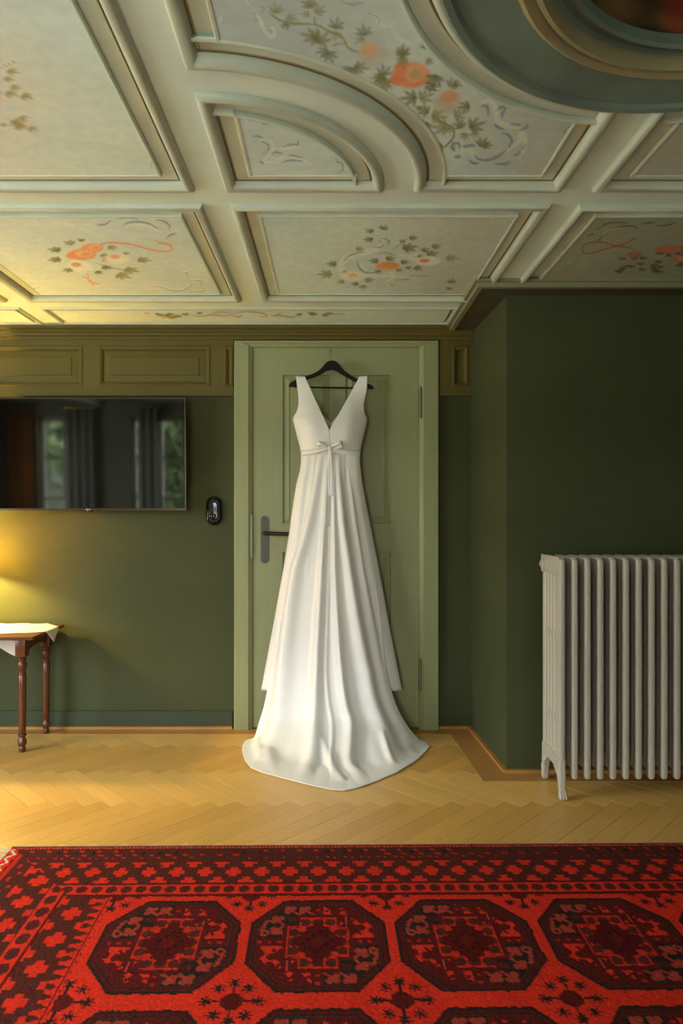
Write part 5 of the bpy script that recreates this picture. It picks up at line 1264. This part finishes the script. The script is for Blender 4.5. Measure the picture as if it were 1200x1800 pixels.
# cover plate and plug on the end section
MB().box(-0.003, 0.004, y_of(0) - 0.010, y_of(NC - 1) + 0.016, ZT - 0.078, ZT - 0.004, 0.002).build('end_plate', 'rad_paint', rad)
plug = MB().lathe([(0.032, 0.002), (0.032, -0.004), (0.029, -0.008), (0.023, -0.009), (0.023, -0.013), (0.017, -0.016), (0.010, -0.017), (0.010, -0.021), (0.006, -0.022)], (0, y_of(4) + 0.008, ZT - 0.042), 22, 'x').build('plug', 'rad_paint', rad, True)
def legs(x):
    f0, f1 = y_of(0) - cp_ * 0.5, y_of(0) + cp_ * 0.6
    front = [(f0, 0.16), (f0 - 0.001, 0.10), (f0 - 0.002, 0.075), (f0 + 0.001, 0.05), (f0 - 0.004, 0.022), (f0 - 0.010, 0.008), (f0 - 0.010, 0.0018), (f0 + 0.018, 0.0018), (f0 + 0.019, 0.012), (f0 + 0.020, 0.035), (f0 + 0.026, 0.06), (f0 + 0.038, 0.084), (f1 + 0.036, 0.108), (f1 + 0.055, 0.13), (f1 + 0.055, 0.16)]
    g0 = y_of(NC - 1) + cp_ * 0.5
    back = [(g0, 0.16), (g0 + 0.001, 0.10), (g0 + 0.002, 0.06), (g0 + 0.004, 0.02), (g0 + 0.006, 0.008), (g0 + 0.006, 0.0018), (g0 - 0.020, 0.0018), (g0 - 0.022, 0.03), (g0 - 0.030, 0.06), (g0 - 0.045, 0.09), (g0 - 0.075, 0.12), (g0 - 0.075, 0.16)]
    for p_ in (front, back):
        o = MB().prism(p_, 'x', x - 0.0125, x + 0.0125).build('leg', 'rad_paint', rad)
        b_ = o.modifiers.new('bevel', 'BEVEL'); b_.width = 0.005; b_.segments = 2
    # toes and scroll relief
    t_ = MB()
    for dx_ in (-0.009, 0.0, 0.009): t_.tube([(x + dx_, f0 + 0.004, 0.040), (x + dx_, f0 - 0.006, 0.020), (x + dx_ * 1.15, f0 - 0.012, 0.006)], [0.003, 0.0045, 0.005], 6)
    t_.build('toes', 'rad_paint', rad, True)
    s_ = MB().tube([(x - 0.0125, g0 - 0.030 + 0.016 * math.cos(a_) * (1 - a_ / 9), 0.085 + 0.030 * math.sin(a_) * (1 - a_ / 9)) for a_ in np.linspace(0, 6.6, 22)], 0.004, 6)
    s_.tube([(x - 0.0125, g0 - 0.006, 0.065), (x - 0.0125, g0 - 0.012, 0.035), (x - 0.0125, g0 - 0.008, 0.012)], 0.004, 6)
    s_.build('scroll', 'rad_paint', rad, True)
legs(x0_); legs(x0_ + PIT * (NS - 1))

# clipped hedge in the garden, outside the two windows at the left
hb_ = MB(); hr = np.random.default_rng(3)
gx_, gz_ = np.meshgrid(np.linspace(-4.6, -1.55, 60), np.linspace(-0.4, 3.4, 70))
hb_.grid(np.stack([gx_ + 0.03 * hr.standard_normal(gx_.shape), -2.2 + 0.10 * hr.standard_normal(gx_.shape) - 0.05 * gz_, gz_ + 0.03 * hr.standard_normal(gx_.shape)], -1))
gx_, gy_ = np.meshgrid(np.linspace(-4.6, -1.55, 60), np.linspace(-3.0, -2.3, 14))
hb_.grid(np.stack([gx_, gy_, 3.35 + 0.08 * hr.standard_normal(gx_.shape)], -1))
tag(hb_.build('hedge', mat('hedge_leaf', S(120, 138, 88), 0.8, var=0.4, vscale=14)), 'dark green garden hedge outside the windows mirrored in the television', 'hedge')

# ================================================================== CURTAINS behind the camera, seen only in the screen's reflection
def curtain(x0, x1, m, label, amp=0.03, wl=0.09):
    n = int((x1 - x0) / 0.012) + 2; xs_ = np.linspace(0, x1 - x0, n); zs_ = np.linspace(0.02, 2.06, 10)
    P = np.array([[(x, amp * math.sin(2 * math.pi * x / wl) * (0.6 + 0.4 * (1 - k / 9)), z) for x in xs_] for k, z in enumerate(zs_)])
    o = empty('curtain', (x0, YR + 0.08, 0)); tag(o, label, 'curtain', 'curtains of the window wall')
    c = MB().grid(P).build('fabric', m, o, 'all'); md = c.modifiers.new('thickness', 'SOLIDIFY'); md.thickness = 0.002
    MB().tube([(-0.03, 0, 2.07), (x1 - x0 + 0.03, 0, 2.07)], 0.010, 8).build('rod', 'brass', o, True)
curtain(-3.57, -3.30, 'curtain_orange', 'ochre curtain mirrored at the left end of the television screen')
curtain(-2.92, -2.62, 'curtain_sheer', 'pale curtain mirrored left of the middle of the television screen')
curtain(-2.12, -1.92, 'curtain_sheer', 'narrow pale curtain mirrored near the right end of the television screen')
